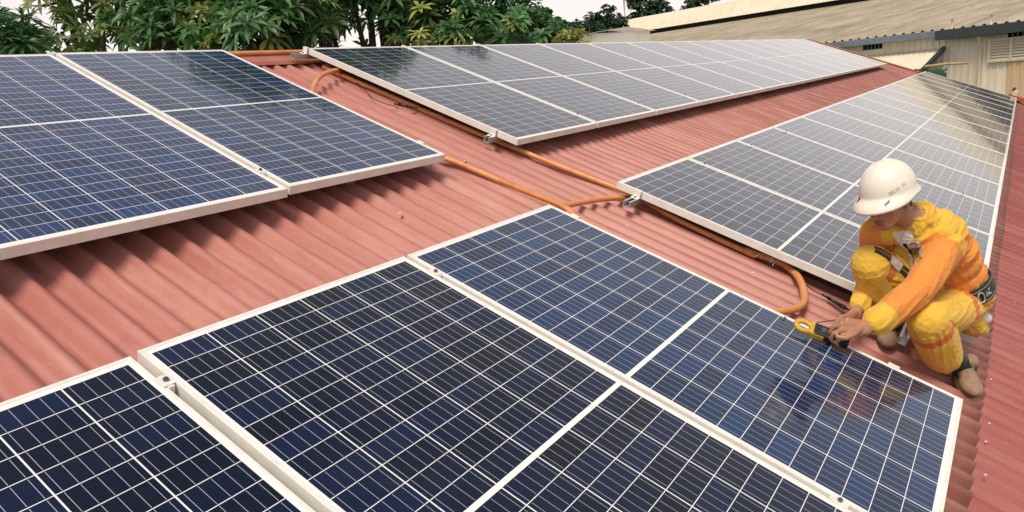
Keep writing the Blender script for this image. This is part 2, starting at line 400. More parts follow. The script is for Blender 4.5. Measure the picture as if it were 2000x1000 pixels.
# clamps
def mid_clamp_proto():
    r = empty('panel_clamp', (0, 0, 0), (TH, 0, 0)); r['category'] = 'clamp'
    bm = bmesh.new(); box(bm, -0.017, 0.017, -0.020, 0.020, 0.0006, 0.0036, bev=0.0010); box(bm, -0.008, 0.008, -0.027, 0.027, -0.04, 0.0005)
    mesh_obj('clamp_plate', bm, M_FRAME, r)
    bm = bmesh.new(); bmesh.ops.create_cone(bm, cap_ends=True, segments=6, radius1=0.0075, radius2=0.0075, depth=0.006, matrix=Matrix.Translation((0, 0, 0.0072)))
    bmesh.ops.create_cone(bm, cap_ends=True, segments=12, radius1=0.0035, radius2=0.0035, depth=0.004, matrix=Matrix.Translation((0, 0, 0.012)))
    mesh_obj('bolt', bm, M_BOLT, r)
    return r
def end_clamp_proto():
    r = empty('panel_clamp', (0, 0, 0), (TH, 0, 0)); r['category'] = 'clamp'
    bm = bmesh.new(); box(bm, -0.010, 0.0115, -0.022, 0.022, 0.0006, 0.004, bev=0.001); box(bm, -0.014, -0.010, -0.022, 0.022, -0.040, 0.004, bev=0.001)
    box(bm, -0.042, -0.014, -0.022, 0.022, -0.040, -0.036, bev=0.001)
    mesh_obj('clamp_plate', bm, M_FRAME, r)
    bm = bmesh.new(); bmesh.ops.create_cone(bm, cap_ends=True, segments=6, radius1=0.007, radius2=0.007, depth=0.006, matrix=Matrix.Translation((-0.028, 0, -0.033)))
    mesh_obj('bolt', bm, M_BOLT, r)
    return r
mc = mid_clamp_proto(); mcu = [False]
def mclamp(s, t, label, h=0.0):
    loc = W(s, t, h); g = 'clamps holding the panel frames'
    if not mcu[0]: mcu[0] = True; mc.location = loc; mc['label'] = label; mc['group'] = g; return mc
    return dup(mc, loc, label, g)
G2 = 0.0588/2
for t, w in ((RT['l1'], 'upper'), (RT['l2'], 'lower')):
    mclamp(-CA-G2, t, '%s clamp between the bright blue and the dark navy foreground panels' % w)
mclamp(-2*CA-3*G2-0.004, RT['l1'], 'clamp between the two dark navy foreground panels at left', -0.002)
for t, w in ((RT['u1'], 'ridge side'), (RT['u2'], 'lower')):
    mclamp(0.0145-CA-G2, t, '%s clamp between the two panels of the upper left array' % w)
for i in range(1, 4):
    for t, w in ((RT['u1'], 'ridge side'), (RT['u2'], 'lower side')):
        mclamp(SB-G2+i*PITCH, t, '%s clamp between the %s and %s panels of the far upper array' % (w, NTH[i-1], NTH[i]))
    for t, w in ((RT['l1'], 'upper side'), (RT['l2'], 'lower side')):
        if w == 'lower side' and i < 2: continue
        mclamp(SCc-G2+i*PITCH, t, '%s clamp between the %s and %s panels of the right array' % (w, NTH[i-1], NTH[i]))
ec = end_clamp_proto(); ecu = [False]
def eclamp(s, t, label, flip=False):
    loc = W(s, t, 0); g = 'end clamps on the outer panel edges'
    if not ecu[0]: ecu[0] = True; r = ec; ec.location = loc; ec['label'] = label; ec['group'] = g
    else: r = dup(ec, loc, label, g)
    if flip: r.rotation_euler = (-TH, 0, PI); 
    return r
eclamp(SB-PB, RT['u1'], 'end clamp at the ridge corner of the far upper array')
eclamp(SB-PB, RT['u2'], 'end clamp at the lower near corner of the far upper array')
eclamp(SCc-PB, RT['l1'], 'end clamp at the near corner of the right array')
eclamp(0.0145+PB, RT['u2'], 'end clamp on the right edge of the upper left array', True)
eclamp(0.0+PB, RT['l1'], 'end clamp on the top right edge of the bright blue foreground panel', True)
eclamp(0.0+PB, RT['l2'], 'end clamp on the edge of the blue foreground panel just below the meter', True)

# ------------------------------------------------------------------ conduits
CRR = 0.0160
def conduit(pts, label, r=CRR, n=10, ribs=None, cap=True):
    pp = [W(*p) for p in pts]; sp = spline(pp, n)
    if ribs:
        # corrugated between the given path fractions: rebuild densely with a wavy radius
        L = [0]
        for i in range(1, len(sp)): L.append(L[-1] + (sp[i]-sp[i-1]).length)
        tot = L[-1]; m = int(tot/0.0028); out = []; rs = []; j = 0
        for k in range(m+1):
            d = tot*k/m
            while j < len(L)-2 and L[j+1] < d: j += 1
            f = (d-L[j])/max(1e-9, L[j+1]-L[j]); out.append(sp[j].lerp(sp[j+1], f))
            fr = d/tot; a = min(1, max(0, (fr-ribs[0])/0.03))*min(1, max(0, (ribs[1]-fr)/0.03))
            rs.append(r + a*0.0030*math.sin(2*PI*d/0.0125))
        sp = out; r = rs
    bm = bmesh.new(); tube(bm, sp, r, 12, caps=cap)
    o = mesh_obj('conduit', bm, M_COND, None, smooth=True)
    return tag(o, label, 'conduit', 'orange cable conduits on the roof')
zc = -0.1
conduit([(0.75, -2.52, -0.098), (0.752, -2.2, -0.099), (0.762, -1.9, -0.099), (0.768, -1.6, -0.099), (0.775, -1.2, -0.098), (0.80, -0.86, -0.098), (0.84, -0.45, -0.100), (0.885, -0.05, -0.098), (0.92, 0.2, -0.098)], 'long straight orange conduit running down beside the far upper array to the right array')
conduit([(0.93, -2.40, -0.085), (0.80, -2.37, -0.08), (0.62, -2.29, -0.055), (0.44, -2.19, -0.05), (0.30, -2.08, -0.065), (0.18, -1.97, -0.098), (0.02, -1.9, -0.098)], 'short curved orange hose bending between the two upper arrays near the ridge')
conduit([(0.12, -1.05, -0.098), (0.18, -0.90, -0.098), (0.215, -0.78, -0.096), (0.24, -0.55, -0.098), (0.262, -0.32, -0.096), (0.275, -0.1, -0.090), (0.225, 0.02, -0.088), (0.17, 0.10, -0.09)], 'ribbed orange hose from the upper left array to the corner of the foreground array', ribs=(0.47, 0.97), n=12)
conduit([(0.275, -0.075, -0.085), (0.40, -0.065, -0.088), (0.58, -0.03, -0.088), (0.72, 0.02, -0.088), (0.86, 0.08, -0.095)], 'short orange conduit crossing the lane into the corner of the right array', cap=True)
conduit([(0.22, -0.03, -0.097), (0.235, 0.06, -0.098), (0.21, 0.20, -0.098), (0.15, 0.34, -0.098), (0.06, 0.46, -0.1)], 'orange conduit stub slipping under the edge of the blue foreground panel')
conduit([(0.86, 0.10, -0.094), (0.81, 0.35, -0.097), (0.79, 0.60, -0.097), (0.782, 0.85, -0.097)], 'straight orange conduit in the shade under the near edge of the right array')
conduit([(0.782, 0.78, -0.092), (0.80, 0.90, -0.088), (0.80, 1.00, -0.085), (0.72, 1.09, -0.082), (0.58, 1.16, -0.082), (0.43, 1.20, -0.084), (0.31, 1.18, -0.088), (0.20, 1.12, -0.094), (0.05, 1.04, -0.098)], 'looped orange hose bulging across the lane beside the man', r=0.0185)
conduit([(-0.35, -2.79, -0.066), (0.1, -2.78, -0.066), (0.45, -2.785, -0.066), (0.8, -2.79, -0.066)], 'thin orange conduit lying along the ridge capping', r=0.013)

# cables and connectors
def cable(pts, label, r=0.0028, mat=None):
    bm = bmesh.new(); tube(bm, spline([W(*p) for p in pts], 10), r, 8)
    return tag(mesh_obj('cable', bm, mat or M_BLACK, None, smooth=True), label, 'cable')
def connector(p, q, label):
    a, b = W(*p), W(*q); d = (b-a); L = d.length; u = d.normalized()
    r = empty('cable_connector', a, (0, 0, 0), label=label, cat='connector')
    def seg(f0, f1, rad):
        return [u*(L*f0), u*(L*f1)], rad
    bm = bmesh.new()
    for f0, f1, rad in ((0, .2, .006), (.2, .62, .0095), (.8, 1, .006)):
        tube(bm, [u*(L*f0), u*(L*f1)], rad, 10)
    mesh_obj('housing', bm, M_BLACK, r)
    bm = bmesh.new(); tube(bm, [u*(L*.64), u*(L*.78)], .0115, 10); mesh_obj('locking_ring', bm, M_BLACK, r)
    return r
cable([(0.80, -2.36, -0.09), (0.70, -2.05, -0.105), (0.60, -1.85, -0.105), (0.615, -1.72, -0.105), (0.63, -1.66, -0.1)], 'thin black cable curling beside the straight conduit near the ridge')
connector((0.64, -1.70, -0.094), (0.73, -1.60, -0.094), 'black plug connector lying on the red roof near the far upper array')
cable([(0.73, -1.60, -0.094), (0.80, -1.56, -0.096), (0.84, -1.60, -0.085), (0.83, -1.64, -0.06)], 'short black cable looping from the plug over the conduit')
cable([(0.80, 0.98, -0.09), (0.745, 1.08, -0.10), (0.69, 1.18, -0.104), (0.665, 1.24, -0.1)], 'black cable coming out under the right array beside the loop of hose')
connector((0.66, 1.24, -0.095), (0.61, 1.40, -0.095), 'black plug connector lying on the red roof behind the man')
cable([(0.61, 1.40, -0.096), (0.63, 1.46, -0.1), (0.64, 1.56, -0.103)], 'orange wire lead behind the man', 0.003, M_COND)

# cable tie on the hose, blue rag, paint chips
def small(name, label, cat, pts_fn, mat, group=None):
    bm = bmesh.new(); pts_fn(bm); o = mesh_obj(name, bm, mat); return tag(o, label, cat, group)
M_TIE = simple('white_nylon', (0.8, 0.78, 0.72), None, 40, 0.5)
M_TEAL = simple('teal_cloth', (0.03, 0.20, 0.24), None, 30, 0.7)
def tie(bm):
    c = W(0.80, 0.93, -0.088); d = (W(0.80, 1.0, -0.088)-W(0.80, 0.86, -0.088)).normalized()
    tube(bm, [c-d*0.003, c+d*0.003], 0.0192, 14, caps=False); tube(bm, spline([c-EX*0.015+NU*0.012, W(0.765, 0.87, -0.065), W(0.72, 0.86, -0.08)], 6), 0.0014, 6)
    tube(bm, spline([c-EX*0.015+NU*0.012, W(0.76, 0.95, -0.075), W(0.73, 0.955, -0.09)], 6), 0.0014, 6)
small('cable_tie', 'white cable tie with loose tails round the looped hose', 'cable tie', tie, M_TIE)
def rag(bm):
    c = W(0.81, 1.075, -0.075)
    q = bmesh.ops.create_icosphere(bm, subdivisions=3, radius=0.03)['verts']
    for v in q:
        v.co = Vector((v.co.x*0.8, v.co.y*1.5, v.co.z*0.5))*(1+0.35*noise.noise(v.co*60)); v.co += c
small('rag', 'small teal rag tucked under the right array near the looped hose', 'rag', rag, M_TEAL)
chips = [(-0.53, -0.48, 'white chip of paint on the red roof below the upper left array'), (0.335, -0.81, 'white fleck on the roof lane near the rail end of the far upper array'),
         (0.28, -1.78, 'white fleck on the roof lane near the black plug'), (0.12, -1.93, 'small upright white splinter at the edge of the upper left array'),
         (0.47, 0.22, 'white fleck on the lane below the rail end of the right array'), (0.60, 0.9, 'pale chip on the roof beside the looped hose'), (0.62, 2.035, 'pale chip at the edge of the sheet lap beside the shoe'), (0.18, 2.045, 'pale chip on the sheet lap below the corner of the blue panel'), (0.02, 2.04, 'white chip on the sheet lap, the lower of the pair near the panel corner'), (-0.22, 2.05, 'white chip on the sheet lap near the lower right corner of the picture'), (0.0, 0.0, None)]
for i, (s, t, lb) in enumerate(chips):
    if not lb: continue
    def f(bm, s=s, t=t, i=i):
        rr = random.Random(i)
        c = W(s, t, HR+0.0)
        q = bmesh.ops.create_icosphere(bm, subdivisions=1, radius=0.0085 if t < 1.9 else 0.005)['verts']
        for v in q: v.co = Vector((v.co.x*rr.uniform(.7, 2.0), v.co.y*rr.uniform(.5, 1.4), v.co.z*0.45)) + c
    small('paint_chip', lb, 'chip', f, M_CHIP, 'pale chips scattered on the roof')
# ------------------------------------------------------------------ warehouse behind
g0 = P(1840, 62, 30.0)
rv = ray(-100, 268); e3 = -Vector((rv.x, rv.y, 0)).normalized()      # along the eave, towards the right of the picture
nb = Vector((-e3.y, e3.x, 0))
if nb.dot(CPOS-g0) > 0: nb = -nb                                     # into the building, away from the camera
WA = math.atan2(e3.y, e3.x)
flip = e3.cross(nb).z                                                # +1 when right-handed
WORG = Vector((g0.x, g0.y, 0)); GZ = g0.z
def wl(x, y, d=0.0):
    """photo position on the wall plane -> local (along, height); d = metres into the building"""
    p = hit(x, y, WORG + nb*d, nb) - WORG
    return p.dot(e3), p.z
RPI = math.radians(7.0)
def rl(x, y):
    n = -nb*math.sin(RPI) + Vector((0, 0, 1))*math.cos(RPI)
    p = hit(x, y, g0 + Vector((0, 0, 0.1)), n) - WORG
    return p.dot(e3), p.dot(nb)
def corr(name, a, b, mat, sw=(0.25, 0.2)):
    pass
def steel_mat(name, a, b, streak, axis='x', sc=1.0, rough=0.55):
    g = NG(name); tc = g.co()
    s3 = (1, 1, 0.06) if axis == 'z' else (1, 0.06, 1)
    n1 = g.noise(1.6*sc, tc, 6, 0.7, scale3=s3); n2 = g.noise(0.35*sc, tc, 4, 0.6)
    c = g.ramp(n2, a, b, 0.35, 0.65); c = g.mix(g.ramp(n1, (0, 0, 0), (1, 1, 1), 0.45, 0.75), c, streak)
    g.bump(g.noise(12, tc), 0.05, 0.01); return g.out(c, rough)
M_WROOF = steel_mat('beige_roof_sheet', (0.38, 0.325, 0.225), (0.48, 0.415, 0.30), (0.17, 0.14, 0.095), 'y')
M_WWALL = steel_mat('cream_wall_sheet', (0.80, 0.72, 0.56), (0.84, 0.77, 0.62), (0.70, 0.61, 0.45), 'z')
M_MONI = steel_mat('cream_monitor_sheet', (0.72, 0.65, 0.49), (0.76, 0.69, 0.54), (0.62, 0.54, 0.39), 'z')
M_WALLP = steel_mat('ochre_wall_sheet', (0.62, 0.45, 0.27), (0.68, 0.50, 0.32), (0.50, 0.34, 0.18), 'z')
M_GUT1 = simple('blue_grey_gutter', (0.20, 0.24, 0.28), (0.15, 0.18, 0.21), 3, 0.45, 0.2)
M_GUT2 = simple('dark_gutter', (0.035, 0.045, 0.05), None, 3, 0.5)
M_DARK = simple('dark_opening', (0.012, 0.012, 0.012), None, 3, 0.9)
M_CREAM = simple('cream_metal', (0.70, 0.62, 0.48), (0.62, 0.54, 0.40), 4, 0.5)
M_SHED = steel_mat('pale_shed_sheet', (0.80, 0.77, 0.68), (0.84, 0.80, 0.72), (0.66, 0.62, 0.54), 'z')
M_NET = simple('green_net', (0.02, 0.07, 0.05), (0.03, 0.11, 0.09), 6, 0.8)
M_WOOD = simple('bamboo_pole', (0.55, 0.38, 0.18), (0.40, 0.26, 0.12), 10, 0.7)

wh = empty('warehouse', (0, 0, 0), (0, 0, 0), label='large beige corrugated warehouse with a raised ridge monitor behind the right array', cat='warehouse')
wh.matrix_world = Matrix(((e3.x, nb.x, 0, WORG.x), (e3.y, nb.y, 0, WORG.y), (0, 0, 1, 0), (0, 0, 0, 1)))
if flip < 0: raise RuntimeError('left-handed warehouse frame')
xl = rl(1168, 84)[0]; xr = wl(2150, 30)[0]; d_mon = rl(1510, 31)[1]
xm0 = rl(1213, 76)[0]
def rib_wall(bm, x0, x1, y, z0, z1, pitch=0.26, dep=0.035, nrm=-1, holes=()):
    """trapezoid ribbed wall facing -y; holes = (x0,x1,z0,z1) left open"""
    xs = []; x = x0
    while x < x1: xs += [(x, 0), (x+pitch*0.55, 0), (x+pitch*0.63, dep), (x+pitch*0.92, dep)]; x += pitch
    xs = [(a, b) for a, b in xs if a < x1] + [(x1, 0)]
    zs = sorted(set([z0, z1] + [h for q in holes for h in q[2:4] if z0 < h < z1]))
    for j in range(len(zs)-1):
        for i in range(len(xs)-1):
            xm = (xs[i][0]+xs[i+1][0])/2; zm = (zs[j]+zs[j+1])/2
            if any(q[0] < xm < q[1] and q[2] < zm < q[3] for q in holes): continue
            a, b = xs[i], xs[i+1]
            bm.faces.new([bm.verts.new(c) for c in ((a[0], y+nrm*a[1], zs[j]), (b[0], y+nrm*b[1], zs[j]), (b[0], y+nrm*b[1], zs[j+1]), (a[0], y+nrm*a[1], zs[j+1]))])
def rect(x0, y0, x1, y1):
    a = wl(x0, y0); b = wl(x1, y1); c = wl(x0, y1); return a[0], b[0], (b[1]+c[1])/2, a[1]
w1 = rect(1687, 82, 1723, 97); w2 = rect(1968, 56, 2060, 70); lv = rect(1933, 77, 2050, 118)
bm = bmesh.new(); zt = GZ-0.05
rib_wall(bm, xl+0.5, xr, 0.0, 0, zt, holes=(w1, w2))
mesh_obj('wall', bm, M_WWALL, wh)
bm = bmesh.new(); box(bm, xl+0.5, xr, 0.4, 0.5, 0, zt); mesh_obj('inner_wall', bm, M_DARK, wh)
# end gable on the left
bm = bmesh.new(); box(bm, xl+0.42, xl+0.5, 0.0, d_mon*2+6, 0, zt+0.2); mesh_obj('gable_wall', bm, M_WWALL, wh)
px0 = wl(1968, 150)[0]
bm = bmesh.new(); rib_wall(bm, px0, xr, -0.06, 0, wl(1968, 117)[1], pitch=0.3); o = mesh_obj('wall_patch', bm, M_WALLP, wh); o['label'] = 'ochre wall sheet below the louvre'
# main roof with ribs running up the slope
def slope(name, y0, y1, z0, z1, x0, x1, mat, pitch=0.30, amp=0.035, nt_=6, parent=None, seg=6):
    bm = bmesh.new(); n = int((x1-x0)/pitch*seg); rows = []
    for j in range(nt_+1):
        f = j/nt_; r = []
        for i in range(n+1):
            u = (i % seg)/seg; h = amp*(1 if u < 0.18 else (0.0))
            r.append(bm.verts.new((x0+i*pitch/seg, y0+(y1-y0)*f, z0+(z1-z0)*f+h)))
        rows.append(r)
    for j in range(nt_):
        for i in range(n): bm.faces.new((rows[j][i], rows[j][i+1], rows[j+1][i+1], rows[j+1][i]))
    return mesh_obj(name, bm, mat, parent or wh)
tz = lambda y: GZ + 0.10 + y*math.tan(RPI)
slope('roof', -0.35, d_mon+2.5, tz(-0.35), tz(d_mon+2.5), xl, xr, M_WROOF, pitch=0.40, amp=0.07)
slope('rear_roof', d_mon+2.5, 2*d_mon+5, tz(d_mon+2.5), tz(0), xl, xr, M_WROOF)
# ridge monitor
a = hit(1510, -10, WORG+nb*(d_mon+0.25), nb); zmt = (a-WORG).z; zm0 = tz(d_mon)
mon = slope('monitor_front', d_mon-0.15, d_mon+0.75, zm0+0.48, zmt, xm0, xr, M_MONI, pitch=0.26, amp=0.03, nt_=2)
slope('monitor_roof', d_mon+0.75, d_mon+2.5, zmt, zmt+0.32, xm0, xr, M_MONI, pitch=0.26, amp=0.03, nt_=1)
slope('monitor_roof', d_mon+2.5, d_mon+5.0, zmt+0.32, zmt-0.1, xm0, xr, M_MONI, pitch=0.26, amp=0.03, nt_=1)
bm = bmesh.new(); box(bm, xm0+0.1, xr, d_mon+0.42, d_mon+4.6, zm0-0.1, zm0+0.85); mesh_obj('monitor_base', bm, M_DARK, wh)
bm = bmesh.new()
vs = [bm.verts.new(c) for c in ((xm0, d_mon-0.15, zm0+0.12), (xm0, d_mon+0.75, zmt+0.02), (xm0, d_mon+2.5, zmt+0.36), (xm0, d_mon+5, zmt-0.08), (xm0, d_mon+5, zm0))]
bm.faces.new(vs); q = bmesh.ops.extrude_face_region(bm, geom=list(bm.faces)); bmesh.ops.translate(bm, vec=(0.06, 0, 0), verts=[v for v in q['geom'] if isinstance(v, bmesh.types.BMVert)])
mesh_obj('monitor_end', bm, M_CREAM, wh)
# gutters
xg = wl(1838, 62)[0]
def gutter(x0, x1, mat, h, name='gutter'):
    bm = bmesh.new(); box(bm, x0, x1, -0.62, -0.36, GZ-h+0.02, GZ+0.06, bev=0.02); box(bm, x0, x1, -0.36, -0.02, GZ-0.12, GZ-0.06); return mesh_obj(name, bm, mat, wh)
o = gutter(xl+0.4, xg, M_GUT1, 0.24); o['label'] = 'blue grey gutter on the left part of the eave'
o = gutter(xg+0.01, xr, M_GUT2, 0.36); o['label'] = 'dark gutter on the right part of the eave'
# downpipe
xp = wl(1916, 110)[0]
bm = bmesh.new(); tube(bm, [Vector((xp, -0.16, 0)), Vector((xp, -0.16, GZ-0.75)), Vector((xp, -0.30, GZ-0.5)), Vector((xp, -0.45, GZ-0.25))], 0.055, 12); mesh_obj('downpipe', bm, M_CREAM, wh, True)
# windows with bars
def window(r, n):
    bm = bmesh.new(); x0, x1, z0, z1 = r
    for i in range(n+1):
        x = x0+(x1-x0)*i/n; box(bm, x-0.018, x+0.018, 0.02, 0.06, z0, z1)
    box(bm, x0, x1, 0.065, 0.1, z0-0.02, z0+0.03); box(bm, x0, x1, 0.065, 0.1, z1-0.03, z1+0.02)
    f = mesh_obj('window', bm, M_BOLT, wh); bm = bmesh.new(); box(bm, x0-.02, x1+.02, 0.16, 0.2, z0-.02, z1+.02); mesh_obj('pane', bm, M_DARK, f)
window(w1, 5); window(w2, 9)
# louvre
bm = bmesh.new(); x0, x1, z0, z1 = lv
for c in ((x0, x0+.1, z0, z1), (x1-.1, x1, z0, z1), (x0+.1, x1-.1, z0, z0+.08), (x0+.1, x1-.1, z1-.08, z1)): box(bm, c[0], c[1], -0.16, -0.05, c[2], c[3], bev=.01)
xq = wl(1977, 97)[0]; box(bm, xq-.05, xq+.05, -0.165, -0.052, z0+.08, z1-.08)
fr = mesh_obj('louvre_frame', bm, M_CREAM, wh)
bm = bmesh.new(); k = 7
for i in range(k):
    z = z0+.08+(z1-z0-.16)*(i+.5)/k
    box(bm, x0+.1, x1-.1, -0.012, 0.012, -0.075, 0.075, M=Matrix.Translation((0, -0.10, z)) @ Matrix.Rotation(math.radians(-38), 4, 'X'))
mesh_obj('louvre_slats', bm, M_CREAM, fr)
# lean-to awning on the wall
aw = empty('awning', WORG, (0, 0, WA), label='small corrugated lean-to awning on the cream warehouse wall, hung with dark net', cat='awning')
aw.rotation_euler = (0, 0, WA)
ax0, az0 = wl(1690, 109); ax1, az1 = wl(1842, 95); zlow = az1-0.72
o = slope('awning_roof', -1.9, -0.06, zlow, az1, ax0, ax1, M_MONI, pitch=0.22, amp=0.03, nt_=1, parent=aw)
bm = bmesh.new(); box(bm, ax1, ax1+0.14, -2.05, -0.1, -0.07, 0.11, M=Matrix.Identity(4))
for v in bm.verts: v.co.z += zlow + (v.co.y+1.9)/1.84*(az1-zlow)
mesh_obj('awning_verge', bm, M_GUT2, aw)
bm = bmesh.new(); box(bm, ax0, ax1, -2.02, -1.92, zlow-0.14, zlow-0.02, bev=.01); mesh_obj('awning_gutter', bm, M_GUT2, aw)
bm = bmesh.new()
for x in (ax0+.2, (ax0+ax1)/2, ax1-.1): box(bm, x-.03, x+.03, -1.9, -1.84, 0, zlow-0.02)
mesh_obj('awning_posts', bm, M_GUT2, aw)
bm = bmesh.new()
nxs, nzs = 60, 26; gv = {}
for i in range(nxs+1):
    for j in range(nzs+1):
        x = ax0+(ax1+0.75-ax0)*i/nxs; z = zlow-0.05-(1.5)*j/nzs
        y = -1.75+0.12*noise.noise(Vector((x*1.4, z*1.2, 0)))+ (0.5*max(0, (x-ax1)))
        gv[i, j] = bm.verts.new((x, y, z))
rn = random.Random(3)
for i in range(nxs):
    for j in range(nzs):
        if rn.random() < 0.06+0.3*max(0, (i-nxs*0.82)/nxs*5)*rn.random(): continue
        bm.faces.new((gv[i, j], gv[i+1, j], gv[i+1, j+1], gv[i, j+1]))
mesh_obj('net', bm, M_NET, aw)
pa, pb_ = P(1806, 130, 26.3), P(1891, 123, 26.0)
bm = bmesh.new(); tube(bm, [pa, pa.lerp(pb_, .5)+Vector((0, 0, .03)), pb_], [0.05, 0.045, 0.04], 10)
tag(mesh_obj('pole', bm, M_WOOD, None, True), 'pale bamboo pole poking out of the dark net below the awning', 'pole')
# roof vents / floodlight on the verge of the red roof
def finial(x, y, label):
    c = rl(x, y); p = WORG + e3*c[0] + nb*(-0.4); p.z = GZ+0.12
    bm = bmesh.new(); tube(bm, [Vector((0, 0, -0.1)), Vector((0, 0, 0.12)), Vector((0.05, 0, 0.32))], [0.035, 0.03, 0.05], 8)
    o = mesh_obj('gutter_bracket', bm, M_CREAM, None, True, loc=p); tag(o, label, 'bracket')
finial(1878, 50, 'small pale bracket standing on the dark gutter, nearer the middle of the eave')
finial(1957, 40, 'small pale bracket standing on the dark gutter, nearest the right edge of the picture')
def cable_run():
    bm = bmesh.new(); pts = [P(1614, 82, 17.6), P(1613, 76, 17.6), P(1616, 73, 17.6), P(1619, 74, 17.6)]
    return bm
# box on the verge at the far right
vx = P(1992, 193, 14.0)
lb = empty('junction_box', W(16.55, 1.86, -0.02), (TH, 0, 0), label='small white box on the verge by the last corner of the right array', cat='box')
bm = bmesh.new(); box(bm, -0.10, 0.10, -0.05, 0.05, 0, 0.12, bev=0.01); mesh_obj('housing', bm, M_CREAM, lb)
bm = bmesh.new(); bmesh.ops.create_cone(bm, cap_ends=True, segments=14, radius1=0.04, radius2=0.04, depth=0.06, matrix=Matrix.Translation((0.02, 0.06, 0.14)) @ Matrix.Rotation(PI/2, 4, 'X')); mesh_obj('lamp', bm, M_BLACK, lb)

# pale shed far off between the trees and the warehouse
p = P(1181, 70, 40.0); p.z = 0; zt2 = P(1181, 66, 40.0).z
sh = empty('shed', p, (0, 0, WA), label='small pale shed with a grey end seen between the trees and the warehouse', cat='shed')
bm = bmesh.new(); rib_wall(bm, -.75, .75, -1.5, 0, zt2, pitch=.3); box(bm, -.75, .75, -1.49, 3, 0, zt2-.02); mesh_obj('wall', bm, M_SHED, sh)
bm = bmesh.new()
vs = [bm.verts.new(c) for c in ((-.85, -1.7, zt2), (.85, -1.7, zt2), (.85, 1, zt2+.26), (-.85, 1, zt2+.26))]; bm.faces.new(vs)
vs = [bm.verts.new(c) for c in ((-.85, 1, zt2+.26), (.85, 1, zt2+.26), (.85, 3.4, zt2), (-.85, 3.4, zt2))]; bm.faces.new(vs)
q = bmesh.ops.solidify(bm, geom=list(bm.faces), thickness=0.06); mesh_obj('roof', bm, M_SHED, sh)
bm = bmesh.new(); b0 = P(1221, 40, 46.0)
tube(bm, [Vector((0, 0, 0)), Vector((0, 0, b0.z-0.6))], 0.09, 10); po = empty('lamp_post', (b0.x, b0.y, 0), label='pale pole rising beside the left end of the warehouse monitor', cat='pole'); mesh_obj('pole', bm, M_CREAM, po, True)
bm = bmesh.new(); tube(bm, [Vector((0, 0, b0.z-0.6)), Vector((0, 0, b0.z+1.6))], 0.05, 8); mesh_obj('mast', bm, M_CREAM, po, True)

# ------------------------------------------------------------------ trees
def leaf_mat(name, a, b, young):
    g = NG(name); at = g.new('ShaderNodeAttribute'); at.attribute_name = 'tone'
    sp = g.new('ShaderNodeSeparateColor'); g.link(at.outputs['Color'], sp.inputs[0])
    c = g.mix(sp.outputs[0], a, b); c = g.mix(sp.outputs[1], c, young)
    c = g.mix(g.math('MULTIPLY', g.noise(30), 0.3), c, (0.02, 0.05, 0.02))
    g.b.inputs['Subsurface Weight'].default_value = 0.0
    tr = g.new('ShaderNodeBsdfTranslucent'); ms = g.new('ShaderNodeMixShader'); ms.inputs[0].default_value = 0.30
    g.link(c, tr.inputs['Color']); g.link(g.b.outputs[0], ms.inputs[1]); g.link(tr.outputs[0], ms.inputs[2])
    g.link(ms.outputs[0], g.t.nodes['Material Output'].inputs['Surface'])
    return g.out(c, 0.38)
M_LEAF = leaf_mat('glossy_leaves', (0.036, 0.140, 0.050), (0.110, 0.290, 0.095), (0.38, 0.46, 0.12))
M_LEAF2 = leaf_mat('olive_leaves', (0.07, 0.14, 0.03), (0.17, 0.27, 0.06), (0.46, 0.48, 0.15))
M_LEAF3 = leaf_mat('small_leaves', (0.018, 0.055, 0.028), (0.040, 0.100, 0.045), (0.08, 0.12, 0.05))
M_BARK = simple('bark', (0.07, 0.055, 0.035), (0.035, 0.03, 0.02), 12, 0.9, bump=0.5, bd=0.01)
def leaf(bm, cl, base, d, up, L, w, droop, tone, fold=0.25):
    side = d.cross(up); 
    if side.length < 1e-4: side = Vector((1, 0, 0))
    side.normalize(); up = side.cross(d).normalized()
    ps = []
    for f, ww in ((0, .06), (.35, .75), (.72, 1.0), (1.0, .12)):
        c = base + d*(L*f) - Vector((0, 0, 1))*(droop*L*f*f) + up*(0.06*L*math.sin(PI*f))
        ps.append([bm.verts.new(c - side*w*ww/2 + up*w*ww*fold), bm.verts.new(c), bm.verts.new(c + side*w*ww/2 + up*w*ww*fold)])
    for i in range(3):
        for k in (0, 1):
            f = bm.faces.new((ps[i][k], ps[i][k+1], ps[i+1][k+1], ps[i+1][k])); f.smooth = True
            for l in f.loops: l[cl] = tone
def rosette(bm, cl, c, ax, rr, L, w, n, tone):
    ref = Vector((rr.uniform(-1, 1), rr.uniform(-1, 1), rr.uniform(-.3, .3))); u = ax.cross(ref).normalized(); v = ax.cross(u)
    a0 = rr.uniform(0, 6.28)
    for ring, (el, cnt, ls) in enumerate(((0.15, n, 1.0), (0.75, n//2, 0.75))):
        for k in range(cnt):
            a = a0+2*PI*k/cnt+rr.uniform(-.2, .2)
            e = el+rr.uniform(-.18, .18)
            d = ((u*math.cos(a)+v*math.sin(a))*math.cos(e)+ax*math.sin(e)).normalized()
            leaf(bm, cl, c, d, ax, L*ls*rr.uniform(.8, 1.12), w*rr.uniform(.85, 1.15), rr.uniform(.05, .40), tone)
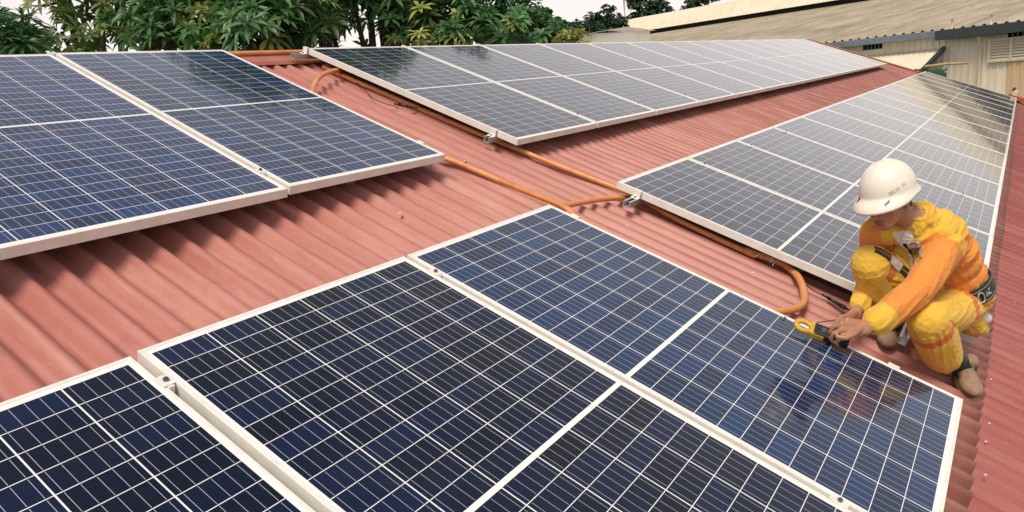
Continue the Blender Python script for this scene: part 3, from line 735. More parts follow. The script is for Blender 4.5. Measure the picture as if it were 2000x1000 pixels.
def tree(label, blobs, mat, seed, L=0.24, w=0.055, dens=1.0, nleaf=9, young=0.12, group='trees beyond the ridge of the red roof', spread=0.16, cat='tree', trunk_r=0.13, name='tree'):
    rr = random.Random(seed)
    cs = [(P(x, y, z), r) for x, y, z, r in blobs]
    mean = sum((c for c, r in cs), Vector())/len(cs); base = Vector((mean.x, mean.y, 0))
    root = empty(name, base, label=label, cat=cat, group=group)
    bm = bmesh.new(); bt = bmesh.new(); cl = bm.loops.layers.float_color.new('tone')
    low = min(c.z-r for c, r in cs)
    fork = Vector((0, 0, max(1.5, low*0.72)))
    tube(bt, spline([Vector((0, 0, 0)), Vector((.1, .05, fork.z*.5)), fork], 5), [trunk_r*(1-.035*i) for i in range(11)], 10)
    for c, r in cs:
        cc = c-base; mid = fork.lerp(cc, .5)+Vector((rr.uniform(-.2, .2), rr.uniform(-.2, .2), .1))
        tube(bt, spline([fork-Vector((0, 0, .1)), mid, cc], 4), [trunk_r*.6*(1-.085*i) for i in range(9)], 8)
        n = int(dens*6.8*(r/ (spread*1.6))**2)
        for i in range(n):
            d = Vector((rr.gauss(0, 1), rr.gauss(0, 1), rr.gauss(0, 1))).normalized()
            q = r*(rr.random()**.42)*(1+.35*noise.noise(d*2.2+c))
            p = cc+Vector((d.x*q, d.y*q, d.z*q*.85))
            ax = (d*0.55+Vector((0, 0, .75))+Vector((rr.uniform(-.4, .4), rr.uniform(-.4, .4), 0))).normalized()
            yy = 1.0 if rr.random() < young else rr.uniform(0, .15)
            tone = (rr.random(), yy, 0, 1)
            rosette(bm, cl, p, ax, rr, L*rr.uniform(.8, 1.15), w, nleaf, tone)
            if i % 4 == 0: tube(bt, [cc+(p-cc)*.15, cc+(p-cc)*.6+Vector((0, 0, -.03)), p], [.022, .016, .009], 5, caps=False)
    mesh_obj('trunk', bt, M_BARK, root); mesh_obj('crown', bm, mat, root)
    return root
tree('palm-like rosette shrub top poking up at the left edge of the picture', [(8, 75, 8.2, .33), (38, 95, 8.6, .28), (-20, 60, 8.6, .35)], M_LEAF, 1, L=.30, w=.042, dens=1.2, nleaf=14, young=.0)
tree('loose olive green tree with sky showing through, at upper left', [(120, 62, 9.6, .42), (200, 20, 10.2, .6), (128, 2, 10.2, .42), (170, 96, 9.3, .30), (95, 98, 9.0, .22), (240, 75, 9.8, .34), (110, -60, 10, .6), (220, -70, 10.5, .7)], M_LEAF2, 2, dens=.62, young=.14)
tree('dark dense tree with bright leaf rosettes above the middle of the upper left array', [(305, 20, 9.6, .66), (330, 80, 9.0, .44), (400, 30, 9.4, .66), (430, 88, 8.8, .38), (290, -80, 9.8, .8), (420, -80, 9.8, .8)], M_LEAF, 3, dens=1.2, young=.12)
tree('dark green tree with large drooping rosettes above the gap between the upper arrays', [(500, 30, 8.6, .5), (565, 20, 9.0, .62), (520, 88, 8.8, .4), (585, 85, 9.2, .34), (540, -70, 9.4, .85), (640, -40, 9.6, .6), (480, -220, 9.0, .9), (590, -230, 9.4, 1.0), (490, -380, 9.2, .9), (600, -360, 9.6, .9)], M_LEAF, 4, L=.28, dens=1.35, young=.06)
tree('dark tree with sky showing under its branches, above the nearest far panels', [(690, 0, 10.0, .5), (640, 25, 10.4, .4), (770, 22, 10.2, .52), (790, 76, 10.2, .3), (645, 88, 10.5, .18), (720, 88, 10.5, .13), (720, -70, 10, .9), (720, -200, 9.8, .8), (800, -230, 9.8, .45), (700, -330, 10.0, .8)], M_LEAF, 5, dens=1.1, young=.07)
tree('dense green tree filling the top centre of the picture', [(850, 35, 9.8, .55), (925, 30, 9.8, .55), (885, 78, 9.4, .32), (975, 62, 9.4, .42), (880, -70, 10.2, .85), (985, 10, 10.0, .42)], M_LEAF, 6, dens=1.3, young=.10)
tree('green tree whose crown slopes down to the right at the top centre', [(1030, 60, 9.8, .36), (1075, 72, 9.6, .24), (1035, 25, 10.4, .28)], M_LEAF, 7, dens=1.4, young=.06)
tree('light yellow green rosette bush just above the far upper array', [(1100, 80, 9.0, .17), (1135, 84, 9.0, .12), (1120, 70, 9.2, .10)], M_LEAF2, 8, L=.17, w=.04, dens=2.2, young=.7, cat='bush', name='bush', trunk_r=.06)
tree('low yellow tipped bush showing over the first panels of the far upper array', [(770, 88, 8.4, .12), (825, 84, 8.4, .14), (905, 90, 8.4, .10)], M_LEAF2, 9, L=.16, w=.04, dens=2.0, young=.5, cat='bush', name='bush', trunk_r=.05)
def far_tree(label, blobs, seed, mat=None, k=1.0):
    return tree(label, [(x, y, z*k, r*k) for x, y, z, r in blobs], mat or M_LEAF3, seed, L=.30*k, w=.17*k, dens=1.6, nleaf=6, young=.05, group='round trees in the distance', spread=.22*k, trunk_r=.3)
far_tree('distant round tree left of the pole, behind the green crown', [(1065, 48, 42, 1.0), (1035, 36, 43, 1.0), (1095, 62, 42, .9), (1010, 60, 43, 1.4), (1060, 82, 42, 1.3), (1110, 85, 42, .9)], 11)
far_tree('distant round tree just left of the pale pole', [(1188, 36, 46, .9), (1160, 48, 46, .9), (1208, 50, 46, .7), (1138, 56, 46, .8), (1165, 78, 46, 1.2), (1200, 82, 46, .9), (1125, 75, 46, .9)], 12)
far_tree('distant dark tree just right of the pale pole, above the monitor end', [(1243, 5, 48, .7), (1285, 12, 48, .8), (1262, 28, 48, .8), (1240, 36, 48, .6), (1306, 26, 48, .4), (1275, 50, 48, .9)], 13, k=2.2)
far_tree('distant tree top peeping over the warehouse monitor at the top edge', [(1355, 2, 52, .6), (1385, -8, 52, .8), (1350, 24, 52, .8)], 14, k=2.2)

# ------------------------------------------------------------------ person
from mathutils.bvhtree import BVHTree
def clothm(name, a, b, wr=0.6):
    g = NG(name); tc = g.co(); n = g.noise(7, tc, 5, 0.6); c = g.ramp(n, b, a, 0.3, 0.7)
    w = g.new('ShaderNodeTexNoise'); w.inputs['Scale'].default_value = 16; w.inputs['Detail'].default_value = 4; w.inputs['Distortion'].default_value = 1.6; g.link(tc, w.inputs['Vector'])
    g.bump(g.math('ADD', w.outputs['Fac'], g.math('MULTIPLY', g.noise(700, tc, 2), 0.06)), wr, 0.012)
    g.b.inputs['Sheen Weight'].default_value = 0.15; return g.out(c, 0.85, 0, 0.25)
M_YEL = clothm('yellow_cotton', (0.80, 0.50, 0.060), (0.70, 0.42, 0.05))
M_ORA = clothm('orange_cotton', (0.78, 0.30, 0.060), (0.72, 0.25, 0.050))
M_ORS = clothm('orange_stripe', (0.68, 0.19, 0.035), (0.60, 0.16, 0.03))
M_SHI = clothm('pale_shirt', (0.84, 0.78, 0.72), (0.76, 0.70, 0.64))
M_BLK = clothm('black_fabric', (0.018, 0.018, 0.018), (0.012, 0.012, 0.012), 0.3)
M_GRN = clothm('dark_webbing', (0.022, 0.032, 0.028), (0.015, 0.022, 0.02), 0.2)
M_TAPE = simple('grey_tape', (0.10, 0.10, 0.085), None, 60, 0.45)
M_REFL = simple('white_patch', (0.90, 0.86, 0.80), (0.84, 0.80, 0.74), 40, 0.5)
M_EDGE = simple('pale_stitching', (0.60, 0.58, 0.52), None, 50, 0.6)
M_SHOE = simple('tan_suede', (0.34, 0.23, 0.15), (0.26, 0.17, 0.11), 40, 0.85, bump=0.3)
M_SOLE = simple('brown_sole', (0.13, 0.10, 0.06), None, 30, 0.7)
M_HELM = simple('white_helmet_shell', (0.84, 0.79, 0.68), (0.80, 0.75, 0.64), 5, 0.28)
M_SKIN = simple('skin', (0.46, 0.235, 0.14), (0.38, 0.18, 0.105), 18, 0.5, bump=0.15)
M_SKIN.node_tree.nodes['Principled BSDF'].inputs['Subsurface Weight'].default_value = 0.08
M_LIP = simple('lips', (0.36, 0.13, 0.09), None, 18, 0.5)
M_HAIR = simple('black_hair', (0.012, 0.010, 0.009), None, 90, 0.5, bump=0.4)
M_RED = simple('red_print', (0.55, 0.06, 0.03), None, 30, 0.5)
M_ORP = simple('orange_print', (0.80, 0.30, 0.04), None, 30, 0.5)
M_GREYP = simple('grey_print', (0.25, 0.24, 0.22), None, 30, 0.5)
M_MYEL = simple('yellow_plastic', (0.62, 0.38, 0.03), (0.55, 0.32, 0.03), 20, 0.45)
M_LCD = simple('lcd_screen', (0.25, 0.22, 0.17), None, 20, 0.25)

def C3(x, y, z): return CR*x + CDN*y + CF*z      # direction given in camera axes
def cap(bm, p, q, r1, r2, seg=14):
    """closed tapered capsule"""
    ax = (q-p); L = max(ax.length, 1e-5); ax = ax/L; pts = []; rs = []
    for k in range(5, 0, -1): a = PI/2*k/5; pts.append(p-ax*r1*math.sin(a)); rs.append(max(r1*math.cos(a), r1*0.02))
    for k in range(6): pts.append(p+ax*L*k/5); rs.append(r1+(r2-r1)*k/5)
    for k in range(1, 6): a = PI/2*k/5; pts.append(q+ax*r2*math.sin(a)); rs.append(max(r2*math.cos(a), r2*0.02))
    tube(bm, pts, rs, seg)
def chain(bm, pts, rs, seg=14):
    for i in range(len(pts)-1): cap(bm, pts[i], pts[i+1], rs[i], rs[i+1], seg)
def ell(bm, c, ax, r, sub=3):
    """ellipsoid; ax = three unit axes, r = three radii"""
    q = bmesh.ops.create_icosphere(bm, subdivisions=sub, radius=1.0)['verts']
    for v in q: v.co = c + ax[0]*(v.co.x*r[0]) + ax[1]*(v.co.y*r[1]) + ax[2]*(v.co.z*r[2])
def fuse(name, bm, voxel, smooth=4, parent=None, mats=(), org=Vector()):
    """union of all closed shapes as one continuous skin"""
    me = bpy.data.meshes.new('t'); bm.to_mesh(me); bm.free(); o = bpy.data.objects.new('t', me); COL.objects.link(o)
    m = o.modifiers.new('r', 'REMESH'); m.mode = 'VOXEL'; m.voxel_size = voxel
    if smooth: s = o.modifiers.new('s', 'SMOOTH'); s.factor = 0.5; s.iterations = smooth
    dg = bpy.context.evaluated_depsgraph_get(); ev = o.evaluated_get(dg); me2 = bpy.data.meshes.new_from_object(ev)
    bpy.data.objects.remove(o); bpy.data.meshes.remove(me)
    me2.name = name; me2.materials.clear()
    for mm in mats: me2.materials.append(mm)
    o = bpy.data.objects.new(name, me2); COL.objects.link(o)
    for p in me2.polygons: p.use_smooth = True; p.material_index = 0
    return o
def finish(o, parent, org):
    for v in o.data.vertices: v.co = v.co - org
    o.data.update(); o.parent = parent
def segpar(p, a, b):
    d = b-a; t = max(0, min(1, (p-a).dot(d)/d.length_squared)); return t, (a+d*t-p).length

J = dict(
 T0=P(1872, 580, 3.17), T1=P(1858, 538, 3.13), T2=P(1836, 492, 3.07), T3=P(1814, 457, 3.02), T4=P(1792, 436, 2.985),
 shL=P(1848, 482, 2.93), elL=P(1790, 570, 2.83), wrL=P(1696, 640, 2.79),
 shR=P(1716, 455, 3.12), elR=P(1706, 528, 3.27), wrR=P(1672, 612, 3.03),
 hpL=P(1878, 602, 3.12), knL=P(1812, 626, 2.86), anL=P(1866, 704, 3.03),
 hpR=P(1838, 576, 3.19), knR=P(1702, 516, 3.05), anR=P(1738, 632, 3.23))
PO = W(0.5, 1.75, HR)
per = empty('person', PO, label='person in yellow and orange coveralls and a white helmet, squatting with a meter', cat='person')
TU = (J['T4']-J['T0']).normalized(); TSd = (J['shL']-J['shR']).normalized(); TF = TSd.cross(TU).normalized()
if TF.dot(C3(-.7, .2, -.65)) < 0: TF = -TF
TSd = (TSd-TU*TSd.dot(TU)).normalized()
spine = [J['T0'], J['T1'], J['T2'], J['T3'], J['T4']]
# head frame
HF = C3(-.78, .42, -.50).normalized(); HU = C3(-.31, -.90, -.28); HU = (HU-HF*HU.dot(HF)).normalized(); HS = HU.cross(HF).normalized()
HC = P(1732, 387, 2.93)
def H(f, u, s): return HC + HF*f + HU*u + HS*s

# ---- body
bm = bmesh.new()
for i, (a, b) in enumerate(((.125, .09), (.12, .085), (.125, .085), (.13, .085), (.09, .06))): ell(bm, spine[i], (TSd, TF, TU), (a, b, .09), 2)
chain(bm, [J['T4'], H(-.02, -.06, 0)], [.052, .052])
for s in 'LR':
    chain(bm, [J['T3'], J['sh'+s], J['el'+s], J['wr'+s]], [.05, .045, .036, .026])
    chain(bm, [J['T0'], J['hp'+s], J['kn'+s], J['an'+s]], [.09, .075, .05, .036])
ell(bm, H(-.015, .02, 0), (HF, HS, HU), (.098, .078, .10))            # skull
ell(bm, H(.025, -.035, 0), (HF, HS, HU), (.066, .062, .078))          # face
cap(bm, H(.055, -.098, .012), H(.055, -.098, -.012), .024, .024)      # chin
for s in (-1, 1):
    cap(bm, H(-.01, -.055, s*.052), H(.052, -.095, s*.018), .020, .020)   # jaw line
    ell(bm, H(.052, -.035, s*.040), (HF, HS, HU), (.030, .024, .022), 2)  # cheek
    cap(bm, H(.083, .006, s*.038), H(.090, .008, s*.014), .011, .011)     # brow
    q = H(-.012, -.022, s*.074); ell(bm, q, ((HF+HS*s*.3).normalized(), (HS*s-HF*.3).normalized(), HU), (.019, .010, .031), 2); ell(bm, H(-.010, -.045, s*.070), (HF, HS, HU), (.011, .009, .012), 2)
    ell(bm, H(.094, -.050, s*.011), (HF, HS, HU), (.012, .009, .009), 2)  # nostril wing
chain(bm, [H(.088, -.004, 0), H(.103, -.028, 0), H(.112, -.044, 0)], [.009, .010, .0125])
ell(bm, H(.082, -.072, 0), (HF, HS, HU), (.014, .026, .008), 2); ell(bm, H(.080, -.084, 0), (HF, HS, HU), (.013, .021, .008), 2)
# hands in roof coordinates
def hand(bm, wr, knuckles, fingers, thumb):
    pc = sum(knuckles, Vector())/4
    for k, kn in enumerate(knuckles):
        chain(bm, [wr.lerp(pc, .12)+(kn-pc)*.35, wr.lerp(kn, .62), kn], [.022, .0165, .0125], 10)
    for kn, f in zip(knuckles, fingers): chain(bm, [kn]+f, [.0112, .0098, .0088, .0072][:len(f)+1], 10)
    chain(bm, [wr.lerp(knuckles[0], .3)]+thumb, [.019, .0145, .011, .0088][:len(thumb)+1], 10)
wl_ = J['wrL']
kL = [P(1655, 625, 2.765), P(1645, 633, 2.75), P(1643, 645, 2.742), P(1650, 656, 2.742)]
fL = [[P(1640, 628, 2.79), P(1628, 640, 2.81), P(1622, 650, 2.81)],
      [P(1631, 638, 2.77), P(1621, 649, 2.79), P(1621, 658, 2.80)],
      [P(1629, 651, 2.755), P(1623, 661, 2.775), P(1627, 668, 2.79)],
      [P(1638, 663, 2.755), P(1633, 670, 2.775), P(1638, 675, 2.79)]]
tL = [P(1668, 652, 2.735), P(1652, 660, 2.725), P(1636, 658, 2.735)]
hand(bm, wl_, kL, fL, tL)
kR = [P(1637, 636, 2.86), P(1643, 641, 2.89), P(1650, 643, 2.91), P(1657, 643, 2.93)]
fR = [[P(1627, 646, 2.84), P(1619, 652, 2.82)], [P(1632, 652, 2.86), P(1625, 659, 2.84), P(1620, 662, 2.82)],
      [P(1641, 654, 2.88), P(1634, 661, 2.86), P(1628, 664, 2.84)], [P(1650, 653, 2.90), P(1645, 660, 2.885), P(1639, 664, 2.87)]]
tR = [P(1643, 622, 2.90), P(1634, 632, 2.85), P(1624, 641, 2.82)]
hand(bm, J['wrR'], kR, fR, tR)
body = fuse('body', bm, 0.0036, 3, mats=(M_SKIN, M_LIP))
me = body.data; lipc = H(.090, -.078, 0)
for p in me.polygons:
    d = p.center-HC
    f, u, s = d.dot(HF), d.dot(HU), d.dot(HS)
    if f > .082 and abs(s) < .024 and -.092 < u < -.066: p.material_index = 1
finish(body, per, PO)
for s in (-1, 1):
    bm = bmesh.new(); ell(bm, H(.0790, -.010, s*.031)-PO, (HF, HS, HU), (.0115, .0125, .0095), 2); e = mesh_obj('eye', bm, M_REFL, per, True)
    bm = bmesh.new(); ell(bm, H(.0890, -.013, s*.030)-PO, (HF, HS, HU), (.0035, .0055, .0055), 2); mesh_obj('iris', bm, M_BLACK, e, True)
bm = bmesh.new(); ell(bm, H(-.034, .006, 0)-PO, (HF, HS, HU), (.092, .081, .092)); 
for v in list(bm.verts):
    pass
ell(bm, H(-.075, -.045, 0)-PO, (HF, HS, HU), (.040, .060, .050), 2)
mesh_obj('hair', bm, M_HAIR, per, True)

# ---- coverall trousers
def wrinkle(o, segs, amp, fr):
    """cloth folds: ridged noise running across the limb, strongest at the joints"""
    me = o.data; me.update(); nn = [v.normal.copy() for v in me.vertices]
    for v, n in zip(me.vertices, nn):
        best = None
        for a, b, ja, jb in segs:
            t, d = segpar(v.co, a, b)
            if best is None or d < best[0]: best = (d, t, a, b, ja, jb)
        d, t, a, b, ja, jb = best; ax = (b-a).normalized()
        rel = v.co-a; al = rel.dot(ax); pr = rel-ax*al
        # folds run mostly along the limb and fan out at the joints
        tw = 0.55*noise.noise(v.co*2.3+a)
        q = pr*fr*1.55 + ax*(al*fr*(0.42+tw)) + a*3.1 + NU*(al*fr*0.5)
        n1 = noise.noise(q); n2 = noise.noise(q*1.9+Vector((7.7, 1.3, 2.1)))
        f = (1-abs(2.2*n1))**2*(1 if abs(2.2*n1) < 1 else 0) + 0.45*max(0, 1-abs(2.4*n2))**2
        f2 = noise.noise(v.co*fr*0.40)
        w = 0.75+0.25*ja*max(0, 1-t*3)-0.45*jb*max(0, 1-(1-t)*3.5)*(1 if jb > .85 else -.3)
        v.co = v.co + n*(amp*1.0*w*(f-0.45)+amp*0.9*f2)
    me.update()
bm = bmesh.new()
ell(bm, J['T0'], (TSd, TF, TU), (.148, .112, .10), 3)
for s in 'LR':
    hp, kn, an = J['hp'+s], J['kn'+s], J['an'+s]
    end = P(1842, 694, 2.985) if s == 'L' else kn.lerp(an, .84)
    chain(bm, [J['T0'].lerp(hp, .6), hp.lerp(kn, .3), kn], [.108, .095, .078], 20)
    chain(bm, [kn, kn.lerp(end, .45), end], [.083, .084, .076] if s == 'L' else [.084, .088, .072], 20)
# loose fold of cloth hanging behind the left thigh
chain(bm, [J['hpL'].lerp(J['knL'], .1), P(1898, 632, 3.14), P(1914, 642, 3.20)], [.06, .055, .035])
tr = fuse('trousers', bm, 0.0048, 6, mats=(M_YEL, M_ORS, M_TAPE, M_REFL, M_ORA))
wrinkle(tr, [(J['hpL'], J['knL'], .5, .9), (J['knL'], J['anL'], .9, .5), (J['hpR'], J['knR'], .5, .9), (J['knR'], J['anR'], .9, .5)], .0072, 15)
A = {k: J[k] for k in J}
def frame_angle(p, a, b, ref):
    ax = (b-a).normalized(); r = p-a; r = r-ax*r.dot(ax); u = (ref-ax*ref.dot(ax)).normalized(); v = ax.cross(u)
    return math.atan2(r.dot(v), r.dot(u))
for pl in tr.data.polygons:
    c = pl.center
    cand = [(segpar(c, J['hpL'], J['knL'])[1], 'tL'), (segpar(c, J['knL'], J['anL'])[1], 'sL'), (segpar(c, J['hpR'], J['knR'])[1], 'tR'), (segpar(c, J['knR'], J['anR'])[1], 'sR')]
    k = min(cand)[1]
    if k == 'sL':
        t = segpar(c, J['knL'], J['anL'])[0]
        if .10 < t < .21: pl.material_index = 1
    if k == 'tL':
        t = segpar(c, J['hpL'], J['knL'])[0]
        if .20 < t < .30: pl.material_index = 1
    if k == 'tR':
        t = segpar(c, J['hpR'], J['knR'])[0]
        if .86 < t < .94: pl.material_index = 1
tb = BVHTree.FromPolygons([v.co.copy() for v in tr.data.vertices], [list(p.vertices) for p in tr.data.polygons])

# ---- coverall jacket
bm = bmesh.new()
for c, (a, b) in zip(spine, ((.150, .112), (.148, .112), (.158, .114), (.160, .108), (.100, .070))): ell(bm, c, (TSd, TF, TU), (a, b, .085), 3)
for i in range(4):
    m = spine[i].lerp(spine[i+1], .5); ell(bm, m, (TSd, TF, TU), (.150, .110, .07), 3)
for s in 'LR':
    chain(bm, [J['T4'].lerp(J['sh'+s], .25), J['sh'+s]], [.062, .070], 18)
    cu = J['el'+s].lerp(J['wr'+s], .80 if s == 'L' else .82)
    chain(bm, [J['sh'+s], J['sh'+s].lerp(J['el'+s], .5), J['el'+s], cu], [.076, .070, .062, .052] if s == 'L' else [.074, .064, .052, .042], 18)
    cap(bm, J['el'+s].lerp(J['wr'+s], .62), cu, .054 if s == 'L' else .042, .058 if s == 'L' else .044, 18)
ell(bm, P(1778, 512, 3.10), (TSd, TF, TU), (.085, .075, .075), 3); ell(bm, P(1762, 495, 3.12), (TSd, TF, TU), (.07, .06, .07), 3)
# collar
nk = J['T4']+TU*.035
for k in range(16):
    a = 2*PI*k/16; b = 2*PI*(k+1)/16
    if 0.42*PI < (a+b)/2 < 0.58*PI: continue
    f = lambda q: nk + TSd*math.cos(q)*.072 + TF*math.sin(q)*.066 + TU*(0.012-0.045*max(0, math.sin(q)))
    cap(bm, f(a), f(b), .018, .018, 8)
bu = bmesh.new()
for k in range(20):
    a = 2*PI*k/20; b = 2*PI*(k+1)/20
    f = lambda q: nk - TU*.006 + TSd*math.cos(q)*.056 + TF*math.sin(q)*.052 + TU*(0.012-0.040*max(0, math.sin(q)))-PO
    cap(bu, f(a), f(b), .016, .016, 8)
mesh_obj('undershirt_collar', bu, M_BLK, per, True)
jk = fuse('jacket', bm, 0.0048, 6, mats=(M_YEL, M_ORA, M_SHI, M_BLK, M_ORS))
wrinkle(jk, [(J['shL'], J['elL'], .8, .9), (J['elL'], J['wrL'], .9, .5), (J['shR'], J['elR'], .6, .9), (J['elR'], J['wrR'], .8, .3), (J['T0'], J['T3'], 1.0, .3)], .0078, 15)
for pl in jk.data.polygons:
    c = pl.center
    dL = min(segpar(c, J['shL'], J['elL'])[1]-.010, segpar(c, J['elL'], J['wrL'])[1]-.01); dR = min(segpar(c, J['shR'], J['elR'])[1], segpar(c, J['elR'], J['wrR'])[1])
    rel = c-J['T0']; v = rel.dot(TU); u = rel.dot(TSd); w = rel.dot(TF); H0 = (J['T4']-J['T0']).length
    vn = v/H0
    mi = 1
    tl = segpar(c, J['elL'], J['wrL'])[0]; tr_ = segpar(c, J['elR'], J['wrR'])[0]
    if dL < .085 and dL < abs(u-0)*2 and segpar(c, J['shL'], J['elL'])[0] > .06:
        mi = 0 if tl > .60 else 1
    elif dR < .088 and (segpar(c, J['shR'], J['elR'])[0] > .02 or u < -.12):
        mi = 0 if tr_ > .55 else 1
    else:
        lim = .80 if w < .02 else (.70 if u > 0 else .50)
        if vn > lim: mi = 0
    up = (c-J['T4']).dot(TU); uc = (c-J['T4']).dot(TSd); fc = (c-J['T4']).dot(TF)
    if fc > .01 and -.20 < up < .02 and dL > .03 and dR > .05 and fc < .16:
        wdt = .045*(up+.20)/.22
        if abs(uc+.028) < wdt: mi = 2
        elif abs(uc+.028) < wdt+.022: mi = 0
    pl.material_index = mi
jb = BVHTree.FromPolygons([v.co.copy() for v in jk.data.vertices], [list(p.vertices) for p in jk.data.polygons])

def decal(name, bvh, center, ux, uy, w, h, mat, parent, off=0.0022, nx=14, ny=10, dirn=None, shape=None):
    """thin sewn or printed patch laid onto the surface below it"""
    dr = dirn or -(ux.cross(uy)).normalized(); bm = bmesh.new(); g = {}
    for i in range(nx+1):
        for j in range(ny+1):
            p = center + ux*(w*(i/nx-.5)) + uy*(h*(j/ny-.5)) - dr*0.12
            hitp = bvh.ray_cast(p, dr, 0.3)
            if hitp[0] is None: continue
            g[i, j] = bm.verts.new(hitp[0] - dr*off - parent_org)
    for i in range(nx):
        for j in range(ny):
            if shape and not shape((i+.5)/nx, (j+.5)/ny): continue
            ks = [(i, j), (i+1, j), (i+1, j+1), (i, j+1)]
            if all(k in g for k in ks): bm.faces.new([g[k] for k in ks])
    r = bmesh.ops.solidify(bm, geom=list(bm.faces), thickness=0.0012)
    return mesh_obj(name, bm, mat, parent, True)
parent_org = PO
# white patch and tapes on the right thigh
ax = (J['hpR']-J['knR']).normalized(); tocam = (CPOS-J['knR']).normalized(); sidev = (tocam-ax*tocam.dot(ax)).normalized()
across = ax.cross(sidev).normalized()
if across.dot(C3(0, -1, 0)) < 0: across = -across
Ldir = (sidev*0.75+across*0.66).normalized(); tang = ax.cross(Ldir).normalized()
if tang.dot(across) < 0: tang = -tang
def surf(bv, x, y):
    q = bv.ray_cast(CPOS, ray(x, y).normalized(), 10); return q[0], q[1]
sa, na_ = surf(tb, 1722, 492); sb_, nb2 = surf(tb, 1786, 548)
sx_ = (sb_-sa).normalized(); sn = (na_+nb2+tocam).normalized(); sn = (sn-sx_*sn.dot(sx_)).normalized(); sy_ = sn.cross(sx_).normalized()
for nm, t0, t1, wd, mt, off in (('tape', -.12, 1.12, .040, M_TAPE, .0024), ('tape_stripe', -.12, 1.12, .005, M_YEL, .0042), ('reflective_patch', .22, .56, .052, M_REFL, .0064)):
    decal(nm, tb, sa.lerp(sb_, (t0+t1)/2), sx_, sy_, (t1-t0)*(sb_-sa).length, wd, mt, per, off, 26, 6, dirn=-sn)
# badge on the left chest
bc = J['T3']+TSd*.085+TF*.1-TU*.035
bc, bn = surf(jb, 1785, 480); bn = (bn+tocam*2.0).normalized(); bdir = -bn; bx = (TSd-bn*TSd.dot(bn)).normalized(); by = bn.cross(bx).normalized()
if by.dot(TU) < 0: by = -by
decal('pocket_flap', jb, bc-by*.038, bx, by, .060, .026, M_YEL, per, .0030, dirn=bdir)
bad = decal('badge', jb, bc, bx, by, .052, .052, M_REFL, per, .0052, dirn=bdir)
decal('badge_emblem', jb, bc+by*.010, bx, by, .036, .024, M_ORP, per, .0075, 16, 12, dirn=bdir, shape=lambda a, b: 0.18 < math.hypot(a-.5, b-.35) < 0.5 and b > .3)
decal('badge_text', jb, bc-by*.016, bx, by, .044, .007, M_GREYP, per, .0075, 22, 3, dirn=bdir, shape=lambda a, b: int(a*22) % 3 != 2)
# tie
decal('tie', jb, J['T4']-TU*.075+TF*.09-TSd*.028, TSd, TU, .018, .095, M_BLK, per, .004, 6, 16, dirn=-TF, shape=lambda a, b: abs(a-.5) < .28+.22*(b > .86))
# belt
bel = empty('belt', (0, 0, 0)); bel.parent = per
bc0 = spine[0].lerp(spine[1], .50); BU = (TU+C3(0, -.18, 0)).normalized(); BS = (TSd-BU*TSd.dot(BU)).normalized(); BF = BU.cross(BS)
bm = bmesh.new(); n = 72; rows = [-.040, -.033, -.030, 0, .030, .033, .040]; g = []
for i in range(n):
    a = 2*PI*i/n; d = BS*math.cos(a)+BF*math.sin(a); col = []
    for j, z in enumerate(rows):
        o_ = bc0+BU*z; hh = jb.ray_cast(o_+d*.32, -d, .4); rr_ = (hh[0]-o_).dot(d) if hh[0] else .15
        col.append(rr_)
    g.append(col)
vv = []
for i in range(n):
    a = 2*PI*i/n; d = BS*math.cos(a)+BF*math.sin(a); m = max(max(g[(i+k) % n]) for k in (-2, -1, 0, 1, 2))
    vv.append([bm.verts.new(bc0+BU*z+d*(m+.005)-PO) for z in rows]+[bm.verts.new(bc0+BU*z+d*(m-.006)-PO) for z in (rows[-1], rows[0])])
for i in range(n):
    for j in range(9):
        a_, b_ = vv[i], vv[(i+1) % n]; f = bm.faces.new((a_[j], b_[j], b_[(j+1) % 9], a_[(j+1) % 9])); f.material_index = 1 if j in (1, 4) else 0
bmesh.ops.recalc_face_normals(bm, faces=bm.faces)
mesh_obj('webbing', bm, [M_GRN, M_EDGE], bel, False)
def belt_pt(aw_, z, off=.012):
    i = int(aw_/(2*PI)*n) % n; d = BS*math.cos(aw_)+BF*math.sin(aw_); m = max(max(g[(i+k) % n]) for k in (-2, -1, 0, 1, 2)); return bc0+BU*z+d*(m+off)-PO, d
best = min(range(n), key=lambda i: ((belt_pt(2*PI*i/n, 0)[0]+PO)-P(1907, 562, 3.0)).length)
a0 = 2*PI*best/n
p0, d0 = belt_pt(a0, 0, .010); tg = BU.cross(d0)
bm = bmesh.new(); tube(bm, [p0+tg*(.014*math.sin(2*PI*k/16))+BU*(.026*math.cos(2*PI*k/16)) for k in range(17)], .0035, 8, caps=False); mesh_obj('ring', bm, M_ALU, bel, True)
for k, st in ((-2.4, 'I'), (-1.6, 'N'), (2.0, 'N'), (2.8, 'C')):     # pale woven marks on the webbing
    pm, dm = belt_pt(a0+k*.075*1.5, 0, .0058); t_ = BU.cross(dm).normalized()
    if t_.dot(CR) < 0: t_ = -t_
    strokes = {'I': [((-.3, -1), (-.3, 1)), ((.4, -1), (.4, 1))], 'N': [((-.6, -1), (-.6, 1)), ((-.6, 1), (.6, -1)), ((.6, -1), (.6, 1))], 'C': [((.6, 1), (-.5, .8)), ((-.5, .8), (-.5, -.8)), ((-.5, -.8), (.6, -1))]}[st]
    bm = bmesh.new()
    for q0, q1 in strokes: tube(bm, [pm+t_*(.010*q0[0])+BU*(.014*q0[1]), pm+t_*(.010*q1[0])+BU*(.014*q1[1])], .0018, 6)
    mesh_obj('woven_mark', bm, M_EDGE, bel, True)
finish(jk, per, PO); finish(tr, per, PO)
# white cloth end at the back of the trousers
bm = bmesh.new(); ell(bm, P(1922, 622, 3.17)-PO, (CR, CDN, CF), (.032, .026, .03), 3)
for v in bm.verts: v.co += (v.co).normalized()*.010*noise.noise(v.co*45)
mesh_obj('cloth', bm, M_REFL, per, True)

